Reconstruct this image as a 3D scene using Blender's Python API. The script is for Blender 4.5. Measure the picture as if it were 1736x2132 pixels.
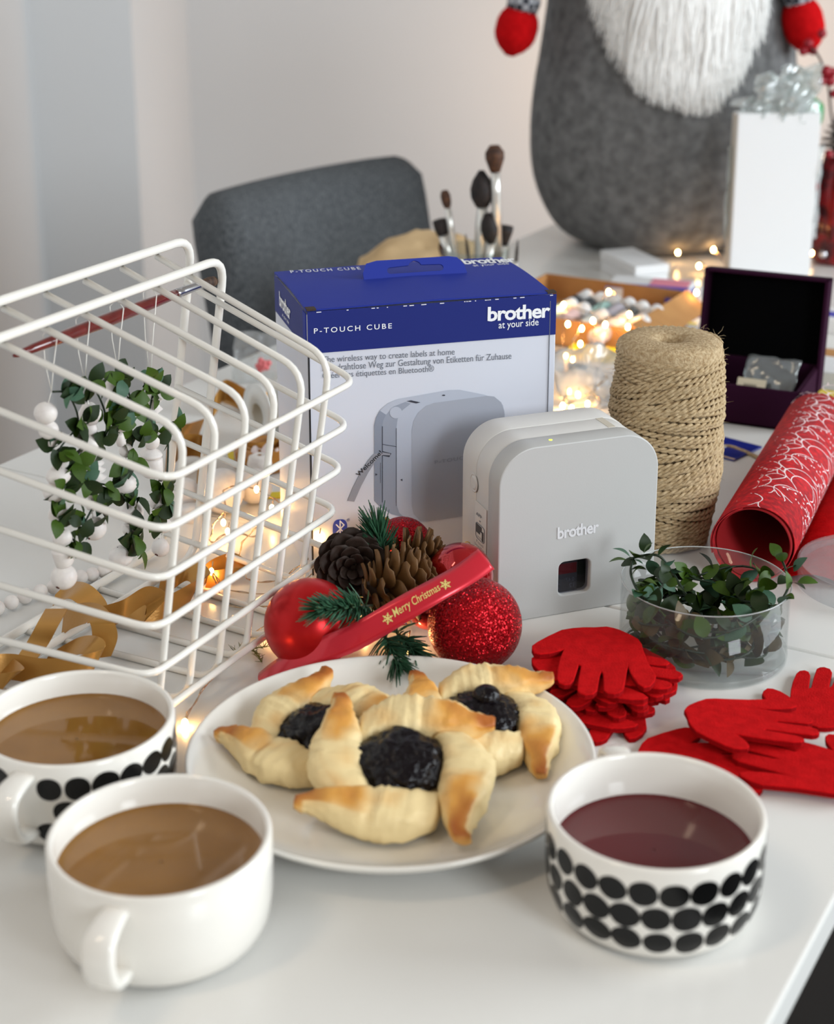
import bpy, bmesh, math, random
from mathutils import Vector, Matrix, noise
for o in list(bpy.data.objects): bpy.data.objects.remove(o)
scene = bpy.context.scene
COL = scene.collection
R = math.radians
PI = math.pi
rnd = random.Random(7)

# ---------------------------------------------------------------- camera
CAM_H, PITCH, FPX, CX, CY = 0.44, R(17), 3400.0, 868.0, 760.0     # table top is z = 0
cd = bpy.data.cameras.new('camera'); cam = bpy.data.objects.new('camera', cd); COL.objects.link(cam)
cam.location = (0, 0, CAM_H); cam.rotation_euler = (PI/2 - PITCH, 0, 0)
cd.sensor_fit = 'HORIZONTAL'; cd.sensor_width = 36; cd.lens = FPX/1736*36
cd.shift_y = -(1066-CY)/1736; cd.clip_start = .02; cd.clip_end = 30
cd.dof.use_dof = True; cd.dof.focus_distance = 1.0; cd.dof.aperture_fstop = 9.5
scene.camera = cam

# ---------------------------------------------------------------- world and lights
w = bpy.data.worlds.new('world'); scene.world = w; w.use_nodes = True
w.node_tree.nodes['Background'].inputs[0].default_value = (1, .94, .87, 1)
w.node_tree.nodes['Background'].inputs[1].default_value = .33
def area(name, loc, target, sx, sy, watt, col):
    l = bpy.data.lights.new(name, 'AREA'); l.shape = 'RECTANGLE'; l.size = sx; l.size_y = sy
    l.energy = watt; l.color = col
    o = bpy.data.objects.new(name, l); COL.objects.link(o); o.location = loc
    o.rotation_euler = (Vector(target)-Vector(loc)).to_track_quat('-Z', 'Y').to_euler()
    return o
area('window_daylight', (2.3, .9, .75), (0, 1.1, .0), 1.3, 1.2, 56, (.86, .94, 1))
area('second_window_daylight', (1.3, -.95, .85), (0, 1.0, .0), .6, .7, 25, (.88, .95, 1))
area('ceiling_lamp_light', (-.9, .3, 1.75), (-.1, 1.0, 0), .5, .5, 16, (1, .78, .55))
glow_l = bpy.data.lights.new('added_wall_glow_light', 'POINT'); glow_l.energy = 6; glow_l.color = (1, .62, .36); glow_l.shadow_soft_size = .1  # unseen warm light added behind the gnome to tint the back wall
glow_ob = bpy.data.objects.new('added_wall_glow_light', glow_l); COL.objects.link(glow_ob); glow_ob.location = (.58, 3.12, .05)
vs = scene.view_settings
vs.view_transform = 'Standard'; vs.look = 'None'; vs.gamma = 1; vs.exposure = 0; vs.use_curve_mapping = False

try:
    cy = scene.cycles; cy.max_bounces = 6; cy.adaptive_threshold = .03; cy.diffuse_bounces = 3; cy.glossy_bounces = 3; cy.transmission_bounces = 4; cy.transparent_max_bounces = 12
except AttributeError: pass
# ---------------------------------------------------------------- helpers
def at(px, py, z=0.0):
    a = (px-CX)/FPX; b = (CY-py)/FPX
    d = Vector((a, math.cos(PITCH)+b*math.sin(PITCH), -math.sin(PITCH)+b*math.cos(PITCH)))
    t = (z-CAM_H)/d.z
    return Vector((d.x*t, d.y*t, z))
def aty(px, py, Y):
    a = (px-CX)/FPX; b = (CY-py)/FPX
    d = Vector((a, math.cos(PITCH)+b*math.sin(PITCH), -math.sin(PITCH)+b*math.cos(PITCH)))
    t = Y/d.y
    return Vector((d.x*t, Y, CAM_H+d.z*t))
def lin(c):
    c = c/255
    return c/12.92 if c <= .04045 else ((c+.055)/1.055)**2.4
def rgb(r, g, b): return (lin(r), lin(g), lin(b), 1)

def mat(name, col, rough=.5, metal=0, spec=.5, col2=None, nscale=40, ndetail=4, lo=.35, hi=.65,
        bump=0, bscale=200, trans=0, ior=1.45, coat=0, sheen=0, sss=0, emit=0, alpha=1, attr=None, stretch=None):
    m = bpy.data.materials.new(name); m.use_nodes = True
    nt = m.node_tree; N = nt.nodes; L = nt.links; p = N['Principled BSDF']
    def S(k, v):
        if k in p.inputs: p.inputs[k].default_value = v
    c = rgb(*col)
    S('Base Color', c); S('Roughness', rough); S('Metallic', metal); S('Specular IOR Level', spec)
    S('Transmission Weight', trans); S('IOR', ior); S('Coat Weight', coat); S('Sheen Weight', sheen); S('Alpha', alpha)
    if coat: S('Coat Roughness', .08)
    if sss:
        S('Subsurface Weight', sss); S('Subsurface Radius', (.01, .007, .004)); S('Subsurface Scale', .3)
    if emit: S('Emission Color', c); S('Emission Strength', emit)
    tc = N.new('ShaderNodeTexCoord'); src = tc.outputs['Object']
    if stretch:
        mp = N.new('ShaderNodeMapping'); mp.inputs['Scale'].default_value = stretch
        L.new(src, mp.inputs['Vector']); src = mp.outputs['Vector']
    if attr:
        at_ = N.new('ShaderNodeAttribute'); at_.attribute_name = attr
        L.new(at_.outputs['Color'], p.inputs['Base Color'])
    elif col2:
        no = N.new('ShaderNodeTexNoise'); no.inputs['Scale'].default_value = nscale; no.inputs['Detail'].default_value = ndetail
        L.new(src, no.inputs['Vector'])
        rp = N.new('ShaderNodeValToRGB')
        rp.color_ramp.elements[0].color = c; rp.color_ramp.elements[0].position = lo
        rp.color_ramp.elements[1].color = rgb(*col2); rp.color_ramp.elements[1].position = hi
        L.new(no.outputs['Fac'], rp.inputs['Fac']); L.new(rp.outputs['Color'], p.inputs['Base Color'])
    if bump:
        nb = N.new('ShaderNodeTexNoise'); nb.inputs['Scale'].default_value = bscale; nb.inputs['Detail'].default_value = 3
        L.new(src, nb.inputs['Vector'])
        b = N.new('ShaderNodeBump'); b.inputs['Strength'].default_value = bump; b.inputs['Distance'].default_value = .002
        L.new(nb.outputs['Fac'], b.inputs['Height']); L.new(b.outputs['Normal'], p.inputs['Normal'])
    return m
def clear_plastic(name, tint=(255, 255, 255), gloss=.12, rough=.05, fres=1.35, dull=0):
    m = bpy.data.materials.new(name); m.use_nodes = True
    nt = m.node_tree; N = nt.nodes; L = nt.links; N.remove(N['Principled BSDF']); out = N['Material Output']
    t = N.new('ShaderNodeBsdfTransparent'); t.inputs[0].default_value = rgb(*tint)
    g = N.new('ShaderNodeBsdfGlossy'); g.inputs['Roughness'].default_value = rough
    f = N.new('ShaderNodeLayerWeight'); f.inputs[0].default_value = .25
    pw_ = N.new('ShaderNodeMath'); pw_.operation = 'POWER'; pw_.inputs[1].default_value = 3.0; L.new(f.outputs['Facing'], pw_.inputs[0])
    ml = N.new('ShaderNodeMath'); ml.operation = 'MULTIPLY_ADD'; ml.inputs[1].default_value = .55; ml.inputs[2].default_value = gloss*.35
    L.new(pw_.outputs[0], ml.inputs[0])
    mx = N.new('ShaderNodeMixShader'); L.new(ml.outputs[0], mx.inputs[0]); L.new(t.outputs[0], mx.inputs[1]); L.new(g.outputs[0], mx.inputs[2])
    last = mx
    if dull:
        d = N.new('ShaderNodeBsdfDiffuse'); d.inputs[0].default_value = (.85, .87, .88, 1)
        m2 = N.new('ShaderNodeMixShader'); m2.inputs[0].default_value = dull
        L.new(mx.outputs[0], m2.inputs[1]); L.new(d.outputs[0], m2.inputs[2]); last = m2
    L.new(last.outputs[0], out.inputs['Surface'])
    return m
def glitter(name, col, scale=900):
    m = mat(name, col, rough=.28, metal=.75)
    nt = m.node_tree; N = nt.nodes; L = nt.links; p = N['Principled BSDF']
    tc = N.new('ShaderNodeTexCoord'); v = N.new('ShaderNodeTexVoronoi'); v.inputs['Scale'].default_value = scale
    L.new(tc.outputs['Object'], v.inputs['Vector'])
    s = N.new('ShaderNodeVectorMath'); s.operation = 'SUBTRACT'; s.inputs[1].default_value = (.5, .5, .5)
    L.new(v.outputs['Color'], s.inputs[0])
    k = N.new('ShaderNodeVectorMath'); k.operation = 'SCALE'; k.inputs['Scale'].default_value = 1.5
    L.new(s.outputs[0], k.inputs[0])
    g = N.new('ShaderNodeNewGeometry'); a = N.new('ShaderNodeVectorMath'); a.operation = 'ADD'
    L.new(g.outputs['Normal'], a.inputs[0]); L.new(k.outputs[0], a.inputs[1])
    nn = N.new('ShaderNodeVectorMath'); nn.operation = 'NORMALIZE'; L.new(a.outputs[0], nn.inputs[0])
    L.new(nn.outputs[0], p.inputs['Normal'])
    return m

def ob(name, geo, m, parent=None, loc=None, rot=None, smooth=True, local=False, kind=None, vcol=None, mats=None, fmat=None, scale=None):
    """one mesh object. Parts are given in world coordinates unless local (root has no rotation then)"""
    if isinstance(geo, bpy.types.Mesh): me = geo
    else:
        V, F = geo
        if parent is not None and not local:
            off = parent.location if parent.parent is None else parent.location + parent.parent.location
            V = [Vector(v)-off for v in V]
        me = bpy.data.meshes.new(name); me.from_pydata([tuple(v) for v in V], [], F)
        if smooth: me.polygons.foreach_set('use_smooth', [True]*len(me.polygons))
        if smooth == 'auto': me.set_sharp_from_angle(angle=R(38))
        if vcol:
            ca = me.color_attributes.new('Col', 'FLOAT_COLOR', 'POINT')
            for i, c in enumerate(vcol): ca.data[i].color = c
        if mats:
            for q in mats: me.materials.append(q)
            if fmat: me.polygons.foreach_set('material_index', fmat)
        elif m: me.materials.append(m)
        me.update()
    o = bpy.data.objects.new(name, me); COL.objects.link(o)
    if parent is not None: o.parent = parent
    if loc is not None: o.location = loc
    if rot is not None: o.rotation_euler = rot
    if scale is not None: o.scale = scale if hasattr(scale, '__len__') else (scale,)*3
    if kind: o['kind'] = kind
    return o
def tag(o, label, cat, group=None):
    o['label'] = label; o['category'] = cat
    if group: o['group'] = group
    return o
def thing(name, label, cat, loc=(0, 0, 0), rot=None, group=None):
    o = bpy.data.objects.new(name, None); COL.objects.link(o); o.location = loc; o.empty_display_size = .01
    if rot is not None: o.rotation_euler = rot
    return tag(o, label, cat, group)
def solo(name, geo, m, label, cat, loc=None, group=None, **k):
    """single-mesh thing; geometry in world coordinates, origin moved to loc"""
    V, F = geo
    if loc is None:
        n = len(V); c = sum((Vector(v) for v in V), Vector())/n; loc = Vector((c.x, c.y, min(v[2] for v in V)))
    loc = Vector(loc)
    o = ob(name, ([Vector(v)-loc for v in V], F), m, loc=loc, **k)
    return tag(o, label, cat, group)
def struct(name, geo, m, smooth=False):
    o = ob(name, geo, m, smooth=smooth); o['kind'] = 'structure'; return o

def join(*gs):
    V, F = [], []
    for v, f in gs:
        n = len(V); V += list(v); F += [tuple(i+n for i in q) for q in f]
    return V, F
def xf(g, M): return [M @ Vector(v) for v in g[0]], g[1]
def mv(g, d): d = Vector(d); return [Vector(v)+d for v in g[0]], g[1]
def from_bm(bm):
    V = [v.co.copy() for v in bm.verts]; bm.verts.index_update()
    F = [tuple(v.index for v in f.verts) for f in bm.faces]; bm.free(); return V, F
def boxg(sx, sy, sz, bev=0, seg=2, base=True):
    bm = bmesh.new(); bmesh.ops.create_cube(bm, size=1)
    for v in bm.verts: v.co = Vector((v.co.x*sx, v.co.y*sy, (v.co.z+(.5 if base else 0))*sz))
    if bev: bmesh.ops.bevel(bm, geom=bm.edges[:], offset=bev, segments=seg, affect='EDGES', profile=.5)
    return from_bm(bm)
def box2(a, b, bev=0):
    a = Vector(a); b = Vector(b); g = boxg(abs(b.x-a.x), abs(b.y-a.y), abs(b.z-a.z), bev, base=False)
    return mv(g, (a+b)/2)
def frame(ex, ey, o=(0, 0, 0)):
    ex = Vector(ex).normalized(); ez = ex.cross(Vector(ey)).normalized(); ey = ez.cross(ex)
    M = Matrix((ex, ey, ez)).transposed().to_4x4(); M.translation = Vector(o); return M
def lathe(prof, seg=48, cap0=False, cap1=False):
    V, F = [], []; n = len(prof)
    for i in range(seg):
        a = 2*PI*i/seg
        for r, z in prof: V.append(Vector((r*math.cos(a), r*math.sin(a), z)))
    for i in range(seg):
        j = (i+1) % seg
        for k in range(n-1): F.append((i*n+k, j*n+k, j*n+k+1, i*n+k+1))
    if cap0: F.append(tuple(i*n for i in reversed(range(seg))))
    if cap1: F.append(tuple(i*n+n-1 for i in range(seg)))
    return V, F
def tube(P, r, seg=6, closed=False, caps=True):
    P = [Vector(p) for p in P]; n = len(P); V, F = [], []
    rr = r if hasattr(r, '__len__') else [r]*n
    def tan(i):
        if closed: return (P[(i+1) % n]-P[i-1]).normalized()
        return (P[min(i+1, n-1)]-P[max(i-1, 0)]).normalized()
    t = tan(0); up = Vector((0, 0, 1)) if abs(t.z) < .9 else Vector((1, 0, 0))
    nn = (up - t*up.dot(t)).normalized()
    for i in range(n):
        t = tan(i); nn = nn - t*nn.dot(t)
        if nn.length < 1e-6: nn = t.orthogonal()
        nn.normalize(); b = t.cross(nn)
        for k in range(seg):
            a = 2*PI*k/seg; V.append(P[i]+(nn*math.cos(a)+b*math.sin(a))*rr[i])
    for i in range(n if closed else n-1):
        j = (i+1) % n
        for k in range(seg):
            l = (k+1) % seg; F.append((i*seg+k, i*seg+l, j*seg+l, j*seg+k))
    if caps and not closed:
        F.append(tuple(reversed(range(seg)))); F.append(tuple((n-1)*seg+k for k in range(seg)))
    return V, F
def fillet(P, r, n=5, closed=False):
    P = [Vector(p) for p in P]; out = []; m = len(P)
    for i in range(m):
        if not closed and i in (0, m-1): out.append(P[i]); continue
        a, b, c = P[i-1], P[i], P[(i+1) % m]
        d1 = (a-b); d2 = (c-b); q = min(r, d1.length*.45, d2.length*.45)
        s = b+d1.normalized()*q; e = b+d2.normalized()*q
        for k in range(n+1):
            t = k/n; out.append(s*(1-t)**2+b*2*t*(1-t)+e*t*t)
    return out
def spline(P, n=8, closed=False):
    P = [Vector(p) for p in P]; out = []; m = len(P)
    rng = range(m) if closed else range(m-1)
    for i in rng:
        if closed: p0, p1, p2, p3 = P[i-1], P[i], P[(i+1) % m], P[(i+2) % m]
        else: p0, p1, p2, p3 = P[max(i-1, 0)], P[i], P[i+1], P[min(i+2, m-1)]
        for k in range(n):
            t = k/n
            out.append(.5*((2*p1)+(p2-p0)*t+(2*p0-5*p1+4*p2-p3)*t*t+(3*p1-p0-3*p2+p3)*t**3))
    if not closed: out.append(P[-1])
    return out
def prism(pts, z0, z1, bev=0):
    """closed 2D outline extruded"""
    n = len(pts)
    if bev:
        bm = bmesh.new(); vs_ = [bm.verts.new((x, y, z0)) for x, y in pts]; f = bm.faces.new(vs_)
        r_ = bmesh.ops.extrude_face_region(bm, geom=[f])
        for v in r_['geom']:
            if isinstance(v, bmesh.types.BMVert): v.co.z = z1
        bmesh.ops.recalc_face_normals(bm, faces=bm.faces[:])
        ed = [e for e in bm.edges if abs(e.verts[0].co.z-e.verts[1].co.z) < 1e-7]
        bmesh.ops.bevel(bm, geom=ed, offset=bev, segments=2, affect='EDGES', profile=.5)
        return from_bm(bm)
    V = [Vector((x, y, z0)) for x, y in pts]+[Vector((x, y, z1)) for x, y in pts]
    F = [tuple(reversed(range(n))), tuple(range(n, 2*n))]+[(i, (i+1) % n, n+(i+1) % n, n+i) for i in range(n)]
    return V, F
def rrect(w_, h_, r, n=6, r_bot=None):
    rb = r if r_bot is None else r_bot; P = []
    for cx, cy, a0, q in ((w_/2-r, h_/2-r, 0, r), (-w_/2+r, h_/2-r, 90, r), (-w_/2+rb, -h_/2+rb, 180, rb), (w_/2-rb, -h_/2+rb, 270, rb)):
        for k in range(n+1):
            a = R(a0+90*k/n); P.append((cx+q*math.cos(a), cy+q*math.sin(a)))
    return P
def ico(sub=3):
    bm = bmesh.new(); bmesh.ops.create_icosphere(bm, subdivisions=sub, radius=1); return from_bm(bm)
def ball(c, r, seg=32, rings=16, sz=1):
    prof = [(max(1e-5, r*math.sin(PI*k/rings)), -r*sz*math.cos(PI*k/rings)) for k in range(rings+1)]
    return mv(lathe(prof, seg), c)
def strip(P, W, two=True):
    """ribbon: centre points P, half width vectors W"""
    V, F = [], []
    for p, q in zip(P, W): V += [Vector(p)-Vector(q), Vector(p)+Vector(q)]
    for i in range(len(P)-1): F.append((2*i, 2*i+1, 2*i+3, 2*i+2))
    return V, F
def solid(g, t):
    """give a sheet a thickness along vertex normals"""
    V, F = g; bm = bmesh.new(); vs_ = [bm.verts.new(v) for v in V]
    for f in F:
        try: bm.faces.new([vs_[i] for i in f])
        except ValueError: pass
    bm.normal_update()
    bmesh.ops.solidify(bm, geom=bm.faces[:], thickness=t)
    return from_bm(bm)
def text_geo(s, size, bold=0, space=1.0, shear=0, align='LEFT'):
    c = bpy.data.curves.new('t', 'FONT'); c.body = s; c.size = size; c.offset = bold; c.space_character = space
    c.shear = shear; c.align_x = align; c.resolution_u = 3; c.fill_mode = 'FRONT'
    o = bpy.data.objects.new('t', c); COL.objects.link(o)
    me = bpy.data.meshes.new_from_object(o.evaluated_get(bpy.context.evaluated_depsgraph_get()))
    V = [v.co.copy() for v in me.vertices]; F = [tuple(p.vertices) for p in me.polygons]
    bpy.data.objects.remove(o); bpy.data.curves.remove(c); bpy.data.meshes.remove(me)
    return V, F
def fit_text(s, width, height, **k):
    """text scaled to an exact width and cap height box, origin lower left"""
    V, F = text_geo(s, 1.0, **k)
    x0 = min(v.x for v in V); x1 = max(v.x for v in V); y0 = min(v.y for v in V); y1 = max(v.y for v in V)
    sx = width/(x1-x0); sy = height/(y1-y0) if height else sx
    return [Vector(((v.x-x0)*sx, (v.y-y0)*sy, 0)) for v in V], F
def nz(p, s, seed=0): return noise.noise(Vector(p)*s+Vector((seed*7.3, seed*3.1, seed*1.7)))
def curve_fill(loops, ext=0.0, bev=0.0):
    """2D outlines (first outer, others holes) filled and extruded symmetrically by ext"""
    c = bpy.data.curves.new('c', 'CURVE'); c.dimensions = '2D'; c.fill_mode = 'BOTH'; c.extrude = ext; c.bevel_depth = bev; c.bevel_resolution = 1
    for lp in loops:
        s = c.splines.new('POLY'); s.points.add(len(lp)-1); s.use_cyclic_u = True
        for q, (x, y) in zip(s.points, lp): q.co = (x, y, 0, 1)
    o = bpy.data.objects.new('c', c); COL.objects.link(o)
    me = bpy.data.meshes.new_from_object(o.evaluated_get(bpy.context.evaluated_depsgraph_get()))
    V = [v.co.copy() for v in me.vertices]; F = [tuple(p.vertices) for p in me.polygons]
    bpy.data.objects.remove(o); bpy.data.curves.remove(c); bpy.data.meshes.remove(me)
    return V, F
def on_plane(px, py, M):
    """where the sight line through a pixel meets the plane of frame M, in M's own x, y"""
    a = (px-CX)/FPX; b = (CY-py)/FPX
    d = Vector((a, math.cos(PITCH)+b*math.sin(PITCH), -math.sin(PITCH)+b*math.cos(PITCH)))
    n = M.col[2].to_3d(); o = M.translation; e = Vector((0, 0, CAM_H))
    t = (o-e).dot(n)/d.dot(n); p = M.inverted() @ (e+d*t)
    return Vector((p.x, p.y))
def print_text(name, s, a, b, hpx_top, M, m, parent, off=.0004, **k):
    """text printed on frame M: baseline from pixel a to pixel b, top of the letters at pixel hpx_top above a"""
    A = on_plane(*a, M); B = on_plane(*b, M); T = on_plane(a[0], hpx_top, M)
    ex = (B-A); h = abs((T-A).dot(Vector((-ex.y, ex.x)).normalized()))
    g = fit_text(s, ex.length, h, **k); ang = math.atan2(ex.y, ex.x)
    Q = Matrix.Translation((A.x, A.y, off)) @ Matrix.Rotation(ang, 4, 'Z')
    return ob(name, xf(g, M @ Q), m, parent, smooth=False)
def print_poly(name, pts, M, m, parent, off=.0003):
    P = [on_plane(*p, M) for p in pts]
    V = [M @ Vector((p.x, p.y, off)) for p in P]
    return ob(name, (V, [tuple(range(len(V)))]), m, parent, smooth=False)

# ---------------------------------------------------------------- materials
M_wall = mat('wall_paint', (226, 226, 226), .9, bump=.03, bscale=60)
M_floor = mat('dark_floor', (9, 8, 8), .7, col2=(15, 13, 12), nscale=6)
M_table = mat('white_table_lacquer', (228, 227, 223), .25, spec=.5, bump=.01, bscale=15)
M_porc = mat('white_porcelain', (238, 234, 226), .12, spec=.6, coat=.3)
M_black_glaze = mat('black_glaze', (12, 12, 12), .2, spec=.35)
M_coffee = mat('milky_coffee', (144, 101, 46), .06, col2=(132, 91, 39), nscale=30, spec=.6)
M_tea = mat('berry_tea', (88, 14, 18), .04, spec=.6)
M_wire = mat('white_coated_wire', (238, 234, 226), .22, coat=.3)
M_blue = mat('blue_print', (36, 52, 146), .6, spec=.25)
M_navy = mat('navy_print', (24, 38, 116), .5, spec=.3)
M_carton = mat('white_carton', (212, 215, 226), .45)
M_print_w = mat('white_ink', (240, 242, 246), .45)
M_print_g = mat('grey_ink', (110, 114, 124), .5)
M_ink = mat('black_ink', (22, 22, 26), .5)
M_kraft_edge = mat('raw_board', (60, 46, 36), .8)
M_dev = mat('white_matt_plastic', (218, 216, 212), .45, bump=.02, bscale=900)
M_dev_f = mat('pale_grey_cover', (190, 190, 188), .42, bump=.02, bscale=900)
M_dev_seam = mat('seam_grey', (150, 148, 145), .6)
M_dark_glass = mat('dark_window', (10, 10, 13), .08, spec=.5)
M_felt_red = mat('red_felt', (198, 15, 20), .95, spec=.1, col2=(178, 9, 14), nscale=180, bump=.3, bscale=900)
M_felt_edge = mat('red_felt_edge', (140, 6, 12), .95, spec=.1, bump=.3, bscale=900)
M_gnome = mat('grey_felt', (84, 84, 84), .95, col2=(124, 124, 124), nscale=70, ndetail=8, lo=.3, hi=.75, bump=.3, bscale=500)
M_chair = mat('grey_weave', (62, 65, 68), .95, col2=(100, 103, 106), nscale=520, ndetail=3, bump=.4, bscale=700, stretch=(1, 1, .5))
M_chair_side = mat('dark_brown_weave', (58, 50, 46), .95, col2=(78, 70, 64), nscale=260)
M_leg = mat('dark_wood', (48, 34, 26), .5)

# ---------------------------------------------------------------- room
struct('floor', box2((-2.5, -1.2, -.78), (2.6, 4.2, -.74)), M_floor)
struct('wall_back', box2((-.49, 3.55, -.74), (2.6, 3.65, 2.0)), M_wall)
struct('wall_corner', box2((-.60, 2.85, -.74), (-.49, 3.55, 2.0)), M_wall)
struct('wall_corner_side', box2((-.68, 2.85, -.74), (-.60, 2.95, 2.0)), M_wall)
struct('wall_left', box2((-.76, .3, -.74), (-.665, 2.85, 2.0)), M_wall)

# ---------------------------------------------------------------- table
TD = Vector((.49, .872, 0)).normalized(); TN = Vector((TD.y, -TD.x, 0))
def tp(s, n, z=0): return TD*s+TN*n+Vector((0, 0, z))
table = thing('dining_table', 'long white lacquered dining table under the whole craft display', 'table', tp(1.1, -.5, -.74))
def slab(s0, s1, n0, n1, z0, z1, bev=.0015):
    g = boxg(s1-s0, n1-n0, z1-z0, bev)
    M = frame(TD, -TN); M.translation = tp((s0+s1)/2, (n0+n1)/2, z0)
    return xf(g, M)
N0, N1 = -.857, -.1445
ob('table_top', slab(.28, .8655, N0, N1, -.018, 0), M_table, table, smooth=False)
ob('table_top', slab(.8668, 2.08, N0, N1, -.018, 0), M_table, table, smooth=False)
ob('apron', slab(.34, 2.02, N0+.06, N0+.08, -.08, -.018), M_table, table, smooth=False)
ob('apron', slab(.34, 2.02, N1-.08, N1-.06, -.08, -.018), M_table, table, smooth=False)
for s in (.33, 1.98):
    for n in (N0+.04, N1-.1): ob('leg', slab(s, s+.06, n, n+.06, -.74, -.018), M_table, table, smooth=False)

# ---------------------------------------------------------------- chair
chair = thing('dining_chair', 'grey fabric dining chair pushed in behind the basket and blue box', 'chair', (-.22, 1.87, -.74))
A0 = Vector((-.243, 1.715, 0)); A1 = Vector((-.030, 1.99, 0)); cu = (A1-A0).normalized(); cn = Vector((cu.y, -cu.x, 0)); CW = (A1-A0).length
def chair_back(w_, h_, t, topcurve):
    V, F = [], []; nu, nv = 24, 20
    for side in (0, 1):
        for j in range(nv+1):
            for i in range(nu+1):
                u = i/nu; v = j/nv
                x = (u-.5)*w_; y = v*h_
                rc = .035                                             # rounded corners
                dx = abs(x)-(w_/2-rc); dy = y-(h_-rc)
                if dx > 0 and dy > 0:
                    l = math.hypot(dx, dy); q = max(dx, dy)/l if l else 1
                    x = math.copysign(w_/2-rc+dx*q, x); y = h_-rc+dy*q
                y -= topcurve*v*(abs(u-.5)*2)**2
                edge = min(1, min((w_/2-abs((u-.5)*w_))/.02, (h_-v*h_)/.02)); edge = math.sqrt(max(0, 1-(1-edge)**2))
                d = t/2*(.35+.65*edge); cur = .02*(abs(u-.5)*2)**2
                V.append(Vector((x, y, (d if side else -d)+cur)))
    m = (nu+1)*(nv+1)
    for j in range(nv):
        for i in range(nu):
            a = j*(nu+1)+i; F.append((m+a, m+a+1, m+a+nu+2, m+a+nu+1)); F.append((a+nu+1, a+nu+2, a+1, a))
    ring = [i for i in range(nu+1)]+[j*(nu+1)+nu for j in range(1, nv+1)]+[nv*(nu+1)+i for i in range(nu-1, -1, -1)]+[j*(nu+1) for j in range(nv-1, 0, -1)]
    for k in range(len(ring)):
        a, b = ring[k], ring[(k+1) % len(ring)]; F.append((a, b, m+b, m+a))
    return V, F
up_ = (Vector((0, 0, 1))*math.cos(R(11))-cn*math.sin(R(11)))
Mb = Matrix((cu, up_, cu.cross(up_))).transposed().to_4x4()
Mb.translation = (A0+A1)/2+Vector((0, 0, .105))-up_*.50
g = chair_back(CW, .50, .075, .004)
fm = [1 if abs(sum((g[0][i].z for i in f), 0)/len(f)-.02) < .012 else 0 for f in g[1]]
bk = ob('backrest', xf(g, Mb), M_chair, chair)
base = (A0+A1)/2
g = chair_back(CW+.02, .40, .09, .0)
Ms = Matrix((cu, cn, cu.cross(cn))).transposed().to_4x4(); Ms.translation = base+cn*.07+Vector((0, 0, -.33))
ob('seat', xf(g, Ms), M_chair, chair)
for a in (-1, 1):
    for b in (.06, .42):
        p = base+cu*a*(CW/2-.03)+cn*b
        ob('leg', tube([p+Vector((0, 0, -.37)), p+Vector((0, 0, -.74))], [.02, .014], 8), M_leg, chair)

# ---------------------------------------------------------------- gnome
GX, GY = .296, 1.955
gn = thing('gnome_doll', 'large grey felt gnome doll with long white beard and red mittens', 'gnome doll', (GX, GY, 0))
def pr(zs): return zs
prof = [(.001, .0), (.06, .0), (.10, .006), (.128, .025), (.147, .06), (.158, .10), (.161, .14), (.156, .19), (.150, .23), (.144, .28), (.138, .33), (.125, .37), (.09, .41), (.04, .43), (.001, .432)]
pp = spline([(r, 0, z) for r, z in prof], 4)
g = lathe([(max(.0005, p.x), p.z) for p in pp], 56)
V = []
for v in g[0]:
    k = 1+.02*nz(v, 14, 1)
    V.append(Vector((v.x*k+GX, v.y*k*.92+GY, v.z)))
ob('body', (V, g[1]), M_gnome, gn)
def gnome_r(z):
    for (r0, z0), (r1, z1) in zip(prof[1:], prof[2:]):
        if z0 <= z <= z1: return r0+(r1-r0)*(z-z0)/max(1e-6, z1-z0)
    return .1
M_beard = mat('white_fur', (250, 249, 246), .7, sheen=.4)
M_plaid = mat('grey_plaid_cuff', (70, 72, 78), .9, col2=(180, 180, 184), nscale=90, lo=.45, hi=.6)
def plaid(name):
    m = mat(name, (70, 72, 78), .9); nt = m.node_tree; N = nt.nodes; L = nt.links
    tc = N.new('ShaderNodeTexCoord'); b = N.new('ShaderNodeTexChecker'); b.inputs['Scale'].default_value = 140
    b.inputs[1].default_value = rgb(52, 54, 62); b.inputs[2].default_value = rgb(170, 172, 178)
    L.new(tc.outputs['Object'], b.inputs[0]); L.new(b.outputs[0], N['Principled BSDF'].inputs['Base Color']); return m
M_plaid = plaid('grey_plaid_cuff')
for sx, top, tip, wpx in ((-1, (1086, 20), (1060, 116), 86), (1, (1662, 4), (1686, 110), 84)):
    p0 = aty(*top, 1.87); p1 = aty(*tip, 1.87); d = p1-p0; r = wpx/2*1.90/FPX
    rr = [.7, .9, 1.0, 1.0, .98, .86, .62, .2]
    ob('mitten', tube([p0+d*k/7 for k in range(8)], [r*q for q in rr], 16), M_felt_red, gn)
    c0 = p0-d*.30
    ob('cuff', tube([c0, c0+d*.12, p0+d*.03], [r*.75, r*.80, r*.72], 16), M_plaid, gn)
    sh = Vector((GX+sx*.118, GY-.05, .385))
    ob('sleeve', tube(spline([sh, (sh+c0)/2+Vector((sx*.03, 0, .01)), c0+d*.02], 5), [r*.9, r*.9, r*.88, r*.86, r*.84, r*.82, r*.8, r*.78, r*.76, r*.74, r*.72], 14), M_gnome, gn)
# beard: an underlying mass plus individual locks flowing down over the belly
V, F = [], []
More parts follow.
